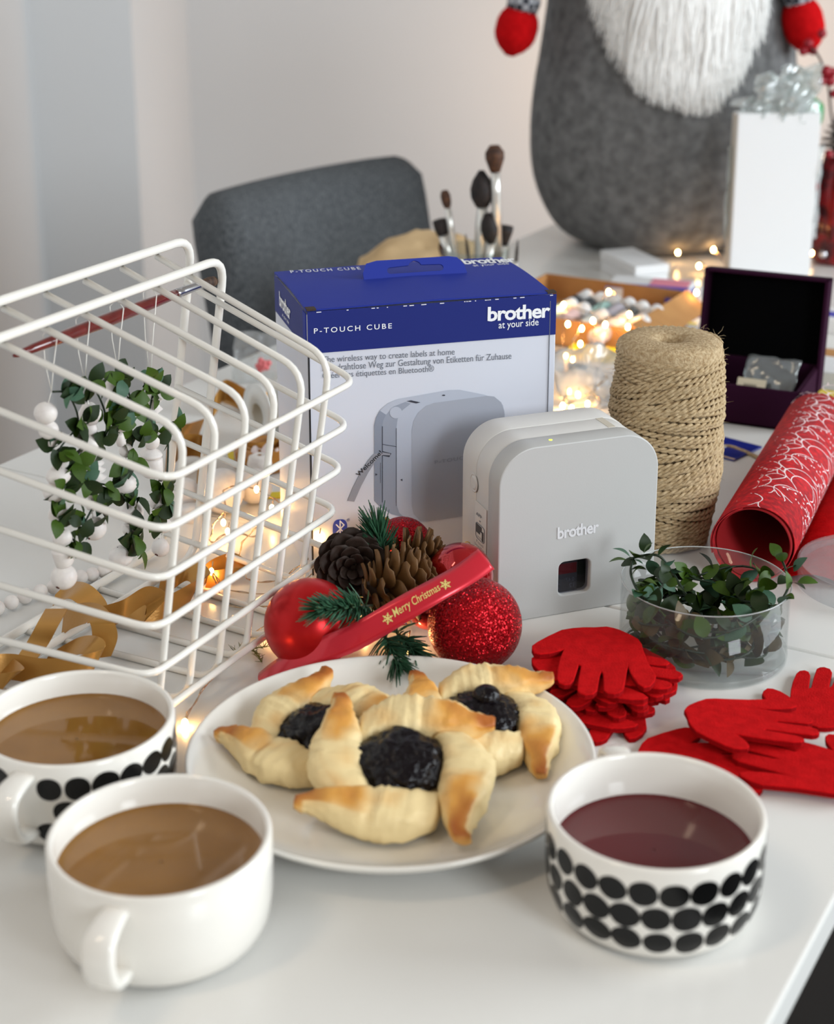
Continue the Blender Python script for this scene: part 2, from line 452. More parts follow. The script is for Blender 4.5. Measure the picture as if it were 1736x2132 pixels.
# outline of beard lower edge in pixels: x -> y
edge = [(1225, -60), (1245, 20), (1275, 95), (1300, 130), (1330, 165), (1352, 188), (1400, 200), (1440, 215), (1475, 212), (1510, 185), (1535, 160), (1560, 120), (1590, 75), (1612, 0), (1625, -60)]
def edge_y(x):
    for (x0, y0), (x1, y1) in zip(edge, edge[1:]):
        if x0 <= x <= x1: return y0+(y1-y0)*(x-x0)/(x1-x0)
    return -60
def belly(X, z, lift):
    r = gnome_r(max(.02, min(.42, z))); x = X-GX; q = max(.05, 1-(x/r)**2)
    return Vector((X, GY-r*.92*math.sqrt(q)-lift, z))
nl = 4200
for i in range(nl):
    x1 = rnd.uniform(1232, 1618); ey = edge_y(x1)
    y1 = ey - abs(rnd.gauss(0, 1))*55 - 4 if i % 3 else ey+rnd.uniform(-14, 30)
    tip = aty(x1, y1, GY-.15)
    root = Vector((GX+(tip.x-GX)*.62+rnd.uniform(-.02, .02), 0, .385+rnd.uniform(-.02, .015)))
    if tip.z > .36: continue
    li = .012+.022*rnd.random()
    P = []
    for k in range(6):
        t = k/5; X = root.x+(tip.x-root.x)*(t**.8)+.006*math.sin(t*5+i); z = root.z+(tip.z-root.z)*t
        P.append(belly(X, z, .004+li*math.sin(min(1, t*1.2+.15)*PI*.8)))
    wd = rnd.uniform(.0011, .0024); n = len(V)
    for k, p in enumerate(P):
        q = wd*(1-.9*(k/5)**2.2); V += [p-Vector((q, 0, 0)), p+Vector((0, -q*.7, 0)), p+Vector((q, 0, 0))]
    for k in range(5):
        a = n+3*k; F += [(a, a+1, a+4, a+3), (a+1, a+2, a+5, a+4)]
beard = ob('beard', (V, F), M_beard, gn); beard['kind'] = 'stuff'
V, F = [], []
for j in range(13):
    for i in range(13):
        u = i/12*2-1; t = j/12; z = .40+(.205-.40)*t; X = GX+.0+u*(.085*(1-.75*t)+.02)+.012*t
        V.append(belly(X, z, .012*(1-abs(u))+.001))
for j in range(12):
    for i in range(12): a = j*13+i; F.append((a, a+1, a+14, a+13))
ob('beard_base', solid((V, F), .004), M_beard, gn)
# ---------------------------------------------------------------- cups
def cup_profile(Rr=.0475, h=.049, t=.0032):
    out = [(.0008, .001), (Rr*.62, .001), (Rr*.74, .0005), (Rr*.85, .0022), (Rr*.93, .0065), (Rr*.975, .013), (Rr*.995, .022), (Rr, .034), (Rr, h-.0012), (Rr-.0007, h-.0002), (Rr-t*.5, h), (Rr-t+.0007, h-.0003), (Rr-t, h-.0014), (Rr-t-.0002, .03), (Rr-t-.001, .016), (Rr-t-.005, .008), (Rr-t-.012, .0045), (.0008, .004)]
    return out
def bean_dots(name, parent, c, Rr, rows, seed, skip=None):
    """painted row of rounded black shapes lying on the cup wall"""
    q = random.Random(seed); V, F = [], []
    for zc, n, off in rows:
        for i in range(n):
            a0 = 2*PI*i/n+off
            if skip and abs((a0-skip+PI) % (2*PI)-PI) < .22: continue
            ra = (PI/n)*q.uniform(.94, 1.06)*Rr; rz = q.uniform(.0055, .0060); tw = q.uniform(-.25, .25); dz = q.uniform(-.0005, .0005); k0 = len(V)
            pts = []
            for k in range(18):
                th = 2*PI*k/18; e = 1.0
                x = ra*math.copysign(abs(math.cos(th))**e, math.cos(th)); z = rz*math.copysign(abs(math.sin(th))**e, math.sin(th))
                x += .0002*math.sin(3*th+i); pts.append((x*math.cos(tw)-z*math.sin(tw)*.5, z+x*math.sin(tw)*.35))
            for ring in (1, .6, .2):
                for x, z in pts:
                    zz = zc+dz+z*ring; a = a0+x*ring/Rr; rad = wall_r(zz, Rr)+.0002
                    V.append(Vector((c[0]+rad*math.cos(a), c[1]+rad*math.sin(a), zz)))
            for s in range(2):
                for k in range(18): l = (k+1) % 18; F.append((k0+s*18+k, k0+s*18+l, k0+s*18+18+l, k0+s*18+18+k))
            F.append(tuple(k0+36+k for k in range(18)))
    return V, F
def wall_r(z, Rr):
    P = [(Rr*.85, .0022), (Rr*.93, .0065), (Rr*.975, .013), (Rr*.995, .022), (Rr, .034), (Rr, .06)]
    for (r0, z0), (r1, z1) in zip(P, P[1:]):
        if z0 <= z <= z1: return r0+(r1-r0)*(z-z0)/(z1-z0)
    return Rr
def cup(c, label, ang, liquid, lm, zl, dots=None, seed=1, hd=True):
    t = thing('coffee_cup', label, 'cup', (c[0], c[1], 0))
    ob('cup_body', mv(lathe(cup_profile(), 96), (c[0], c[1], 0)), M_porc, t)
    r = .0475-.0034
    ob(liquid, mv(lathe([(.0005, zl), (r*.5, zl), (r*.9, zl), (r-.0006, zl+.0002), (r+.0002, zl+.0009)], 64), (c[0], c[1], 0)), lm, t)
    if hd:                                                         # flat strap handle, an ear shape
        er = Vector((math.cos(ang), math.sin(ang), 0)); et = Vector((-er.y, er.x, 0)); o = Vector((c[0], c[1], 0))
        path = spline([(.0455, 0, .0425), (.056, 0, .0425), (.064, 0, .040), (.0665, 0, .033), (.064, 0, .0235), (.057, 0, .0165), (.046, 0, .0135)], 6)
        V, F = [], []; n = len(path)
        for i, p in enumerate(path):
            tn = (path[min(i+1, n-1)]-path[max(i-1, 0)]).normalized(); nr = Vector((-tn.z, 0, tn.x))
            wd = .0095*(.75+.25*math.sin(PI*i/(n-1)))
            for k in range(12):
                th = 2*PI*k/12; x = wd*math.copysign(abs(math.cos(th))**.6, math.cos(th))*.75; y = .0026*math.copysign(abs(math.sin(th))**.7, math.sin(th))
                q = p+nr*y; V.append(o+er*q.x+et*x+Vector((0, 0, q.z)))
        for i in range(n-1):
            for k in range(12): l = (k+1) % 12; F.append((i*12+k, i*12+l, i*12+12+l, i*12+12+k))
        ob('handle', (V, F), M_porc, t)
    if dots:
        o = ob('black_oval_pattern', bean_dots('d', t, c, .0475, dots, seed, skip=ang), M_black_glaze, t); o['label'] = 'rows of black hand-drawn ovals'
    return t
cup((-.1089, .6031), 'plain white cup of milky coffee nearest the camera', R(-103), 'coffee', M_coffee, .0345)
cup((.1038, .6218), 'black oval patterned cup filled with dark red berry tea', R(100), 'tea', M_tea, .028, [(.0375, 23, .1), (.0258, 23, .22), (.0140, 22, .05)], 4)
cup((-.1645, .7026), 'black oval patterned cup of milky coffee at left edge', R(-108), 'coffee', M_coffee, .036, [(.0375, 23, .0), (.0258, 23, .15), (.0140, 22, .05)], 9)

# ---------------------------------------------------------------- plate
PC = Vector((-.013, .72, 0)); PR = .1015
plate = solo('plate', mv(lathe([(.0005, .0022), (.055, .002), (.062, .0005), (.066, .002), (.080, .0055), (.092, .011), (.099, .0165), (.1012, .0192), (.1015, .0200), (.1008, .0205), (.0995, .0202), (.0965, .0178), (.089, .0128), (.078, .0085), (.066, .0062), (.05, .0056), (.0005, .0055)], 128), PC), M_porc,
              'large round white plate holding three jam pastries', 'plate', loc=PC)

# ---------------------------------------------------------------- pastries
M_pastry = mat('baked_puff_pastry', (230, 200, 140), .55, attr='Col', bump=.35, bscale=160, sss=.0)
M_jam = mat('prune_jam', (11, 5, 9), .16, spec=.3, bump=.8, bscale=300)
CREAM = Vector(rgb(238, 214, 160)[:3]); GOLD = Vector(rgb(222, 160, 74)[:3]); BROWN = Vector(rgb(172, 96, 34)[:3])
def arm(seed, size, tipk):
    """one folded blade of a windmill pastry along +x, hollow of the fold towards +y (the jam)"""
    q = random.Random(seed); V, F, C = [], [], []; n, m = 40, 28
    ph = q.uniform(0, 6); lm = q.uniform(.94, 1.06); hm = q.uniform(.92, 1.1)
    for i in range(n+1):
        t = i/n
        x = (-.024+.070*t)*lm
        yc = -.004*math.sin(PI*min(1, t*1.1))-.005*max(0, (t-.5)/.5)**2*tipk+.007*max(0, 1-t*3.2)**2
        W = .0235*(.66+.46*math.sin(PI*min(1, .12+t*1.05)))*(1 if t < .55 else 1-.50*((t-.55)/.45)**1.5)
        H = .0165*hm*(.62+.55*math.sin(PI*min(1, .08+t*.95))**.8)*(1 if t < .7 else 1-.42*((t-.7)/.3)**1.3)
        zb = .0004+.0095*max(0, (t-.55)/.45)**1.5*tipk
        e = 1.0
        if i == 0: e = .3
        if i == n: e = .86
        crease = .0020*math.exp(-((t-.47)/.035)**2)                   # fold line between roll and flap
        for k in range(m):
            th = 2*PI*k/m; c_, s_ = math.cos(th), math.sin(th)
            y = W*.5*math.copysign(abs(c_)**.62, c_)*e; z = H*.5*math.copysign(abs(s_)**.72, s_)*e
            top = max(0, s_); side = max(0, -c_)
            wr = .00065*math.sin(x*1150+6*nz((x, y*.5, 0), 70, seed)+c_*2.2+ph)*(1 if t < .5 else .18)*(.35+.65*top)
            lay = .00055*math.sin(z*3800+2.2*nz((x, 0, z), 160, seed))*side*(1.2 if t > .3 else .5)
            nn = .0017*nz((x, y, z), 120, seed)+.0007*nz((x, y, z), 420, seed+1)
            d = (wr+lay+nn-crease*top)/max(.004, W*.5)
            V.append(Vector((x, yc+y*(1+d), zb+H*.5+z*(1+d)))*size)
            tip = max(0, (t-.42)/.58)
            b_ = top*.78*tip**.45+tip**2.0*.6+.10*top+.46*nz((x, y, z), 90, seed+3)*(.4+.6*top)-.10
            if side > .6 and tip < .9: b_ *= .25
            b_ = max(0, b_)
            col = CREAM.lerp(GOLD, min(1, b_*1.7)).lerp(BROWN, min(1, max(0, b_-.58)*1.7)); C.append((*col, 1))
    for i in range(n):
        for k in range(m): l = (k+1) % m; F.append((i*m+k, i*m+l, i*m+m+l, i*m+m+k))
    F.append(tuple(reversed(range(m)))); F.append(tuple(n*m+k for k in range(m)))
    return V, F, C
def pastry(c, rot, size, tilt, label, seed, blob=False):
    t = thing('jam_pastry', label, 'pastry', c, (Matrix.Rotation(tilt[0], 4, 'X') @ Matrix.Rotation(tilt[1], 4, 'Y') @ Matrix.Rotation(rot, 4, 'Z')).to_euler())
    V, F, C = [], [], []; n = 48
    for j, (rr, z) in enumerate(((.02, 0), (.8, .0), (1, .25), (1.0, .6), (.9, .9), (.5, .8), (.02, .75))):
        for i in range(n):
            a = 2*PI*i/n; e = .029*(1+.08*math.cos(4*a))*size*rr*(1+.05*nz((math.cos(a)*2, math.sin(a)*2, z), 1.5, seed))
            V.append(Vector((e*math.cos(a), e*math.sin(a), z*.011*size))); C.append((*CREAM.lerp(GOLD, .3 if z < .5 else .05), 1))
    for j in range(6):
        for i in range(n): l = (i+1) % n; F.append((j*n+i, j*n+l, j*n+n+l, j*n+n+i))
    ob('pastry_base', (V, F), M_pastry, t, local=True, vcol=C)
    q = random.Random(seed)
    for k in range(4):
        g = arm(seed*10+k, size, q.uniform(.6, 1.3))
        M = Matrix.Rotation(PI/2*k+q.uniform(-.12, .12), 4, 'Z') @ Matrix.Translation((0, -(.0282+q.uniform(-.0008, .0012))*size, q.uniform(.0005, .0015)))
        V = [M @ v for v in g[0]]; V = [Vector((-v.x, v.y, v.z)) for v in V]         # blades turn clockwise
        ob('pastry_fold', (V, [tuple(reversed(f)) for f in g[1]]), M_pastry, t, local=True, vcol=g[2])
    bm = ico(5); V = []
    for v in bm[0]:
        k = 1+.16*nz(v, 2.2, seed)+.12*nz(v, 5, seed+1)+.06*nz(v, 11, seed+2)
        V.append(Vector((v.x*.0215*size*k, v.y*.0205*size*k, .0125*size+v.z*.0105*size*k)))
    if blob: V2 = [Vector((v.x*.0075+.002, v.y*.007+.006, v.z*.006+.0195)) for v in bm[0]]; V, F2 = join((V, bm[1]), (V2, bm[1])); bm = (None, F2)
    ob('jam', (V, bm[1]), M_jam, t, local=True)
    return t
zp = .0062
def pst(px, py): p = at(px, py, .016); return Vector((p.x, p.y, zp))
pastry(pst(832, 1622)+Vector((0, -.001, .0085)), R(-8), 1.0, (R(13), R(2), 0), 'golden windmill pastry at the front of the plate, whole jam centre showing', 3)
pastry(pst(664, 1535)+Vector((0, 0, .003)), R(-34), .90, (R(6), R(-3), 0), 'golden windmill pastry at the left of the plate partly behind another', 5)
pastry(pst(1002, 1508)+Vector((0, 0, .004)), R(4), .90, (R(8), R(3), 0), 'golden windmill pastry at the back right of the plate', 8, True)
# ---------------------------------------------------------------- wire basket lying on its side
BD = Vector((.46844, .8835, 0)); BN = Vector((.8835, -.46844, 0)); TAP = R(9); tt = math.tan(TAP)
BC = Vector((-.1125, .8269, .0022))+BD*.014
BV = BN*math.sin(TAP)+Vector((0, 0, math.cos(TAP))); BW = -BN*math.cos(TAP)+Vector((0, 0, math.sin(TAP)))
def bp(u, v, L): return BC+BD*u+BV*v+BW*L
BH = .172
basket = thing('wire_basket', 'white coated wire basket lying on its side, open to the left', 'basket', BC)
L1, L2 = .135, .107
for i in range(6):                                                   # hoops over the top, down the base grid and back along the table
    u = -.042-.028+.028*i
    uo = u*(1+tt*L1/.1)
    P = fillet([bp(uo, BH+tt*L1, L1), bp(u, BH, 0), bp(u, 0, 0), bp(uo, -tt*L1, L1)], .016, 6)
    ob('wire', tube(P, .00205, 8), M_wire, basket)
for k in range(6):                                                   # horizontal hoops around the sides
    v = .011+.0282*k
    vo = v+tt*L1*(v-BH/2)/(BH/2)
    P = fillet([bp(-.087-tt*L1, vo, L1), bp(-.087, v, -.0042), bp(.097, v, -.0042), bp(.097+tt*L1, vo, L1)], .012, 6)
    ob('wire', tube(P, .00205, 8), M_wire, basket)
for L, rr in ((L1, .0028), (L2, .0027)):
    e = tt*L+.0025
    P = fillet([bp(-.087-e, BH+e+.002, L), bp(.097+e, BH+e+.002, L), bp(.097+e, -e+.0045, L), bp(-.087-e, -e+.0045, L)], .018, 6, closed=True)
    ob('rim', tube(P, rr, 10, closed=True), M_wire, basket)

# ---------------------------------------------------------------- product box
B0 = Vector((-.0675, .964, 0)); yaw = R(15.7); bx = Vector((math.cos(yaw), math.sin(yaw), 0)); by = Vector((-bx.y, bx.x, 0))
BWd, BDp, BHt = .1625, .103, .179
pb = thing('product_box', 'blue and white cardboard product box of a label printer', 'box', B0+bx*BWd/2+by*BDp/2)
Mf = Matrix((bx, Vector((0, 0, 1)), -by)).transposed().to_4x4(); Mf.translation = B0                     # front face frame
Ml = Matrix((-by, Vector((0, 0, 1)), -bx)).transposed().to_4x4(); Ml.translation = B0                    # left side frame
Mt = Matrix((bx, by, Vector((0, 0, 1)))).transposed().to_4x4(); Mt.translation = B0+Vector((0, 0, BHt+.0006))
g = boxg(BWd, BDp, BHt-.0012, .0006, 1); M = frame(bx, by); M.translation = B0+bx*BWd/2+by*BDp/2
ob('carton_body', xf(g, M), M_carton, pb, smooth=False)
bandh = BHt-.0265
def panel(M_, x0, x1, y0, y1, t=.0005): return xf(box2((x0, y0, 0), (x1, y1, t)), M_)
ob('front_band', panel(Mf, .0004, BWd-.0002, bandh, BHt+.0002), M_navy, pb, smooth=False)
top = []
V, F = [], []; n = 40
for i in range(n+1):
    s = i/n; y = s*BDp*.985+.0005; z = .0006+.0016*math.sin(PI*s)+.00012*math.sin(s*PI*40)
    V += [Mt @ Vector((-.0003, y, z-.001)), Mt @ Vector((BWd*.5, y, z)), Mt @ Vector((BWd-.003, y, z-.001))]
for i in range(n): a = i*3; F += [(a, a+1, a+4, a+3), (a+1, a+2, a+5, a+4)]
ob('top_flap', solid((V, F), -.0012), M_blue, pb, smooth=False)
q0 = on_plane(578, 652, Ml); q1 = on_plane(636, 722, Ml)
V = [Ml @ Vector(p) for p in ((-BDp+.001, q0.y, .0004), (-.0005, q1.y-.001, .0004), (-.0005, BHt, .0004), (-BDp+.001, BHt, .0004))]
ob('side_band', (V, [(0, 1, 2, 3)]), M_navy, pb, smooth=False)
ob('side_fold', panel(Ml, -.0085, -.0008, bandh, BHt-.001, .0008), M_blue, pb, smooth=False)
ob('edge_gap', panel(Mf, .0002, .0013, .004, bandh, .0004), M_ink, pb, smooth=False)
ob('edge_fold', panel(Mf, BWd-.0045, BWd-.0041, .004, BHt-.004, .0006), M_print_g, pb, smooth=False)
M_worn = mat('worn_white_edge', (235, 235, 240), .8)
q = random.Random(3); gs = []
for i in range(20):
    x = q.uniform(.004, BWd-.004); l = q.uniform(.0006, .0035)
    gs.append(panel(Mf, x, x+l, BHt-.0006, BHt-.0001, .0007))
ob('worn_edge', join(*gs), M_worn, pb, smooth=False)
for x in (.0, BWd-.006): ob('corner_gap', xf(box2((x, 0, 0), (x+.006, .006, .0012)), Mt), M_kraft_edge, pb, smooth=False)
# hang tab with euro slot
ta = on_plane(757, 591, Mt); tb = on_plane(977, 579, Mt); tw = (tb-ta).length
Mg = Matrix((bx, (Vector((0, 0, 1))*math.cos(R(24))+by*math.sin(R(24))), -by)).transposed().to_4x4()
e1 = bx; e2 = (Vector((0, 0, 1))*math.cos(R(32))+by*math.sin(R(32))).normalized(); e3 = e1.cross(e2)
Mg = Matrix((e1, e2, e3)).transposed().to_4x4(); Mg.translation = Mt @ Vector((ta.x, (ta.y+tb.y)/2, .0))
th = .0155
outer = [(0, 0), (tw, 0), (tw-.002, th*.6), (tw-.006, th*.93), (tw-.012, th), (.010, th), (.003, th*.9), (.0, th*.5)]
cx = tw*.5; cy = th*.52
slot = []
for k in range(7): a = R(-90+180*k/6); slot.append((cx+.017+.0022*math.cos(a), cy+.0022*math.sin(a)))
for k in range(7): a = R(20+140*k/6); slot.append((cx+.0046*math.cos(a), cy+.0012+.0046*math.sin(a)))
for k in range(7): a = R(90+180*k/6); slot.append((cx-.017+.0022*math.cos(a), cy+.0022*math.sin(a)))
ob('hang_tab', xf(curve_fill([outer, slot[::-1]], .0006), Mg), M_blue, pb, smooth=False)
q = random.Random(5); gs = []
for i in range(9):
    x = q.choice([q.uniform(.004, .018), q.uniform(.032, .05)]); l = q.uniform(.001, .004); z = q.uniform(.0, .0012)
    gs.append(xf(box2((x, z, .0006), (x+l, z+.0005, .0009)), Mg))
ob('tab_crease', join(*gs), M_worn, pb, smooth=False)
# printing
def PT(s, a, b, t, M_=Mf, m=M_print_w, off=.0008, **k): return print_text('lettering', s, a, b, t, M_, m, pb, off, **k)
PT('P-TOUCH CUBE', (653, 694), (815, 683), 683, space=1.35, bold=.008)
PT('brother', (1014, 669), (1144, 660.5), 638.5, bold=.028, space=.93)
PT('at your side', (1037, 688), (1120, 681), 669, bold=.004)
PT('The wireless way to create labels at home', (671, 759), (946, 742), 742, m=M_print_g, off=.0004)
PT('Der drahtlose Weg zur Gestaltung von Etiketten für Zuhause', (671, 777), (1064, 751), 759, m=M_print_g, off=.0004)
PT('Créer des étiquettes en Bluetooth®', (671, 792), (903, 777), 775, m=M_print_g, off=.0004)
PT('P-TOUCH CUBE', (606, 575), (752, 567.5), 569.5, Mt, off=.0022, space=1.35, bold=.006)
PT('brother', (968, 557), (1077, 552), 545.5, Mt, off=.0022, bold=.028, space=.93)
PT('at your side', (988, 563), (1062, 558.5), 557.5, Mt, off=.0024)
PT('brother', (584, 636), (607, 668), 606, Ml, off=.0008, bold=.028, space=.93)
PT('at your side', (590, 660), (604, 678), 650, Ml, off=.0008)
# picture of the printer printed on the front
def Z4(pts): return [(560+x/2.7125, 500+y/2.7125) for x, y in pts]
I_back = mat('print_grey_light', (182, 188, 202), .4); I_face = mat('print_grey_face', (164, 168, 180), .4)
I_side = mat('print_grey_side', (138, 146, 162), .4); I_line = mat('print_dark_line', (52, 54, 66), .5); I_tape = mat('print_tape', (152, 154, 164), .4); I_fade = mat('print_face_text', (140, 144, 154), .4)
def PP(pts, m, off): return print_poly('printed_picture', Z4(pts), Mf, m, pb, off)
PP([(593, 1470), (593, 1045), (604, 1000), (630, 955), (672, 920), (730, 896), (1010, 846), (1075, 844), (1215, 872), (1285, 896), (1320, 930), (1331, 985), (1331, 1470), (1320, 1510), (1250, 1535), (900, 1588), (850, 1590), (790, 1575), (690, 1546), (625, 1505)], I_back, .0003)
PP([(593, 1470), (593, 1045), (604, 1000), (625, 962), (660, 985), (643, 1020), (638, 1060), (638, 1470), (655, 1510), (690, 1546), (625, 1505)], I_side, .00035)
PP([(638, 1470), (638, 1060), (643, 1020), (660, 985), (700, 940), (770, 912), (800, 922), (752, 960), (725, 1010), (717, 1070), (717, 1490), (735, 1540), (770, 1568), (690, 1546), (655, 1510)], mat('print_grey_mid', (150, 157, 172), .4), .00035)
PP([(805, 1500), (805, 1075), (815, 1020), (840, 975), (885, 935), (930, 918), (1230, 878), (1270, 882), (1310, 915), (1327, 965), (1328, 1470), (1318, 1508), (1250, 1532), (905, 1585), (850, 1582), (815, 1545)], I_face, .0004)
for a in ([(637, 1050), (641, 1050), (641, 1480), (637, 1480)], [(716, 1060), (719, 1060), (719, 1500), (716, 1500)], [(638, 1150), (717, 1163), (717, 1166), (638, 1153)], [(775, 908), (800, 903), (855, 915), (830, 921)], [(600, 1315), (612, 1322), (600, 1329)], [(740, 1352), (752, 1346), (752, 1360)], [(627, 1255), (629, 1255), (629, 1370), (627, 1370)]): PP(a, I_line, .0005)
PP([(715+35*math.cos(2*PI*k/24), 972+33*math.sin(2*PI*k/24)) for k in range(24)], I_back, .0005)
PP([(985+9*math.cos(2*PI*k/12), 875+4*math.sin(2*PI*k/12)) for k in range(12)], I_line, .0005)
PP([(640, 1190), (690, 1203), (678, 1224), (640, 1216)], I_line, .0005)
PP([(590, 1206), (640, 1196), (683, 1204), (683, 1214), (640, 1212), (610, 1232), (560, 1310), (520, 1385), (480, 1476), (441, 1470), (472, 1395), (515, 1310), (560, 1240)], I_tape, .0006)
PT('Welcome!', (560+505/2.7125, 500+1335/2.7125), (560+640/2.7125, 500+1200/2.7125), 500+1300/2.7125, m=M_ink, off=.0008, bold=.01)
PT('P-TOUCH', (560+935/2.7125, 500+1263/2.7125), (560+1130/2.7125, 500+1232/2.7125), 500+1243/2.7125, m=I_fade, off=.0006, space=1.2)
btc = (400, 1628)
PP([(btc[0]+x*41, btc[1]-y*52-x*3) for x, y in rrect(2, 2, .75, 6)], mat('bluetooth_blue', (32, 62, 168), .4), .0004)
def stroke(pts, wpx):
    gs = []
    for a, b in zip(pts, pts[1:]):
        a = Vector(a); b = Vector(b); d = (b-a).normalized(); n_ = Vector((-d.y, d.x))*wpx/2; a2 = a-d*wpx*.4; b2 = b+d*wpx*.4
        Q = [on_plane(*p, Mf) for p in Z4([a2-n_, b2-n_, b2+n_, a2+n_])]
        gs.append(([Mf @ Vector((p.x, p.y, .0007)) for p in Q], [(0, 1, 2, 3)]))
    return join(*gs)
ob('bluetooth_mark', stroke([(379, 1605), (422, 1650), (400, 1672), (400, 1584), (422, 1606), (379, 1652)], 7), M_print_w, pb, smooth=False)
PT('®', (560+438/2.7125, 500+1588/2.7125), (560+455/2.7125, 500+1587/2.7125), 500+1572/2.7125, m=M_navy, off=.0004)

# ---------------------------------------------------------------- label printer
D0 = Vector((.0485, .9005, 0)); dyaw = R(20.5); dx = Vector((math.cos(dyaw), math.sin(dyaw), 0)); dy = Vector((-dx.y, dx.x, 0))
DW, DH, DD = .106, .1115, .058
dev = thing('label_printer', 'pale cube-shaped label printer standing in front of its box', 'label printer', D0+dx*DW/2+dy*DD/2)
Md = Matrix((dx, Vector((0, 0, 1)), -dy)).transposed().to_4x4(); Md.translation = D0+dx*DW/2+Vector((0, 0, DH/2))   # z towards viewer
def shell(z_back, z_front, inset=0, bev=.0012, r=.0235, holes=None):
    o = rrect(DW-2*inset, DH-2*inset, r-inset, 16, r_bot=.010)
    return xf(prism(o, z_back, z_front, bev), Md)
ob('back_cover', shell(-DD, -DD+.0225), M_dev, dev, smooth='auto')
ob('middle_body', shell(-DD+.0222, -.0166, .0004, .0003), M_dev, dev, smooth='auto')
ob('seam', shell(-DD+.021, -.016, .0012, 0), M_dev_seam, dev)
# front cover with a real window opening
wx0, wy0 = on_plane(1160, 1238, Md); wx1, wy1 = on_plane(1231, 1165, Md)
wc = ((wx0+wx1)/2, (wy0+wy1)/2); ww, wh = .0228, .0235
win = [(x+wc[0], y+wc[1]) for x, y in rrect(ww, wh, .0045, 5)]
fo = rrect(DW-.0016, DH-.0016, .0227, 16, r_bot=.0092)
gf = curve_fill([fo, win[::-1]], .0075, .0008)
ob('front_cover', xf(gf, Md @ Matrix.Translation((0, 0, -.0083))), M_dev_f, dev, smooth='auto')
ob('cover_core', shell(-.0165, -.0062, .004, 0), mat('inner_black', (12, 12, 14), .5), dev)
cas = ob('tape_cassette', xf(box2((wc[0]-.0115, wc[1]-.012, -.0062), (wc[0]+.004, wc[1]+.0085, -.0045)), Md), mat('cassette_grey', (70, 70, 74), .4), dev, smooth=False)
ob('cassette_label', xf(box2((wc[0]-.011, wc[1]+.001, -.0046), (wc[0]+.0035, wc[1]+.0078, -.0044)), Md), mat('cassette_red', (120, 24, 30), .5), cas, smooth=False)
for s, yy, sz, xx in (('0.47"', -.0045, .0028, .0), ('12', -.0085, .0028, .0), ('2', -.0088, .004, -.0095)):
    g = fit_text(s, sz*(2.4 if len(s) > 2 else .55*len(s)*1.1), sz); V = [Vector((-v.x, v.y, v.z)) for v in g[0]]
    ob('lettering', xf((V, g[1]), Md @ Matrix.Translation((wc[0]+xx+.002, wc[1]+yy, -.0042))), M_print_g, cas, smooth=False)
ob('window', xf(prism([(x+wc[0], y+wc[1]) for x, y in rrect(ww+.001, wh+.001, .005, 5)], -.0036, -.0028), Md), clear_plastic('window_pane', (225, 225, 230), .12), dev, smooth=False)
print_text('lettering', 'brother', (1160, 1123), (1246, 1108), 1098, Md, mat('printer_logo', (224, 224, 226), .3), dev, .0003, bold=.028, space=.93)
# top seam line, tape outlet and status lamp
def top_pt(px, py):
    p = at(px, py, DH); return p
led = at(1146, 916, DH)
ob('status_lamp', xf(lathe([(.0011, -.0002), (.0011, .0002), (.0001, .0003)], 12), Matrix.Translation(led)), mat('green_led', (210, 240, 60), .3, emit=2.5), dev)
Mtop = Matrix((dx, dy, Vector((0, 0, 1)))).transposed().to_4x4(); Mtop.translation = D0+Vector((0, 0, DH))
ob('tape_outlet', xf(box2((DW*.755, .0175, -.0006), (DW*.80, .0355, -.0002)), Mtop), mat('outlet_cream', (206, 198, 182), .5), dev, smooth=False)
Mls = Matrix((-dy, Vector((0, 0, 1)), -dx)).transposed().to_4x4(); Mls.translation = D0      # left side, x towards viewer
bu = on_plane(987, 1005, Mls)
ring = lathe([(.0058, 0), (.0060, .0004), (.0052, .0004), (.0050, .0001), (.0044, .0001), (.0040, .0006), (.0030, .0007), (.0001, .0005)], 32)
ob('power_button', xf(ring, Mls @ Matrix.Translation((bu.x, bu.y, 0))), M_dev, dev)
la = on_plane(991, 1042, Mls); lb = on_plane(1010, 1170, Mls)
lab = ob('app_sticker', xf(box2((la.x-.001, lb.y, .0), (lb.x+.0015, la.y, .0003)), Mls), mat('sticker_paper', (232, 226, 218), .4), dev, smooth=False)
sw = lb.x-la.x+.0025
def stick(s, x, y, w_, h_): ob('lettering', xf(fit_text(s, w_, h_), Mls @ Matrix.Translation((la.x-.001+x, y, .0006))), M_print_g, lab, smooth=False)
stick('APP', sw*.14, la.y-.0085, sw*.5, .0022)
stick('▾', sw*.42, la.y-.0115, sw*.12, .0012)
stick('P-touch', sw*.2, la.y-.0262, sw*.62, .0018); stick('Design&Print', sw*.06, la.y-.0292, sw*.86, .0020)
stick('brother', sw*.3, la.y-.0222, sw*.45, .0014)
for a, b, c, d in ((.12, .0155, .5, .0035), (.12, .0175, .35, .002), (.66, .0205, .12, .006)):
    ob('icon', xf(box2((la.x-.001+sw*a, la.y-b-.002, .0003), (la.x-.001+sw*(a+c), la.y-b-.002+d, .0006)), Mls), mat('icon_ink', (80, 76, 74), .5), lab, smooth=False)
o_ = [(x*sw*.78, y*.0105) for x, y in rrect(1, 1, .2, 4)]; i_ = [(x*sw*.72, y*.0099) for x, y in rrect(1, 1, .2, 4)]
ob('icon', xf(curve_fill([o_, i_[::-1]], .0001), Mls @ Matrix.Translation((la.x-.001+sw*.5, la.y-.0182, .0005))), M_print_g, lab, smooth=False)
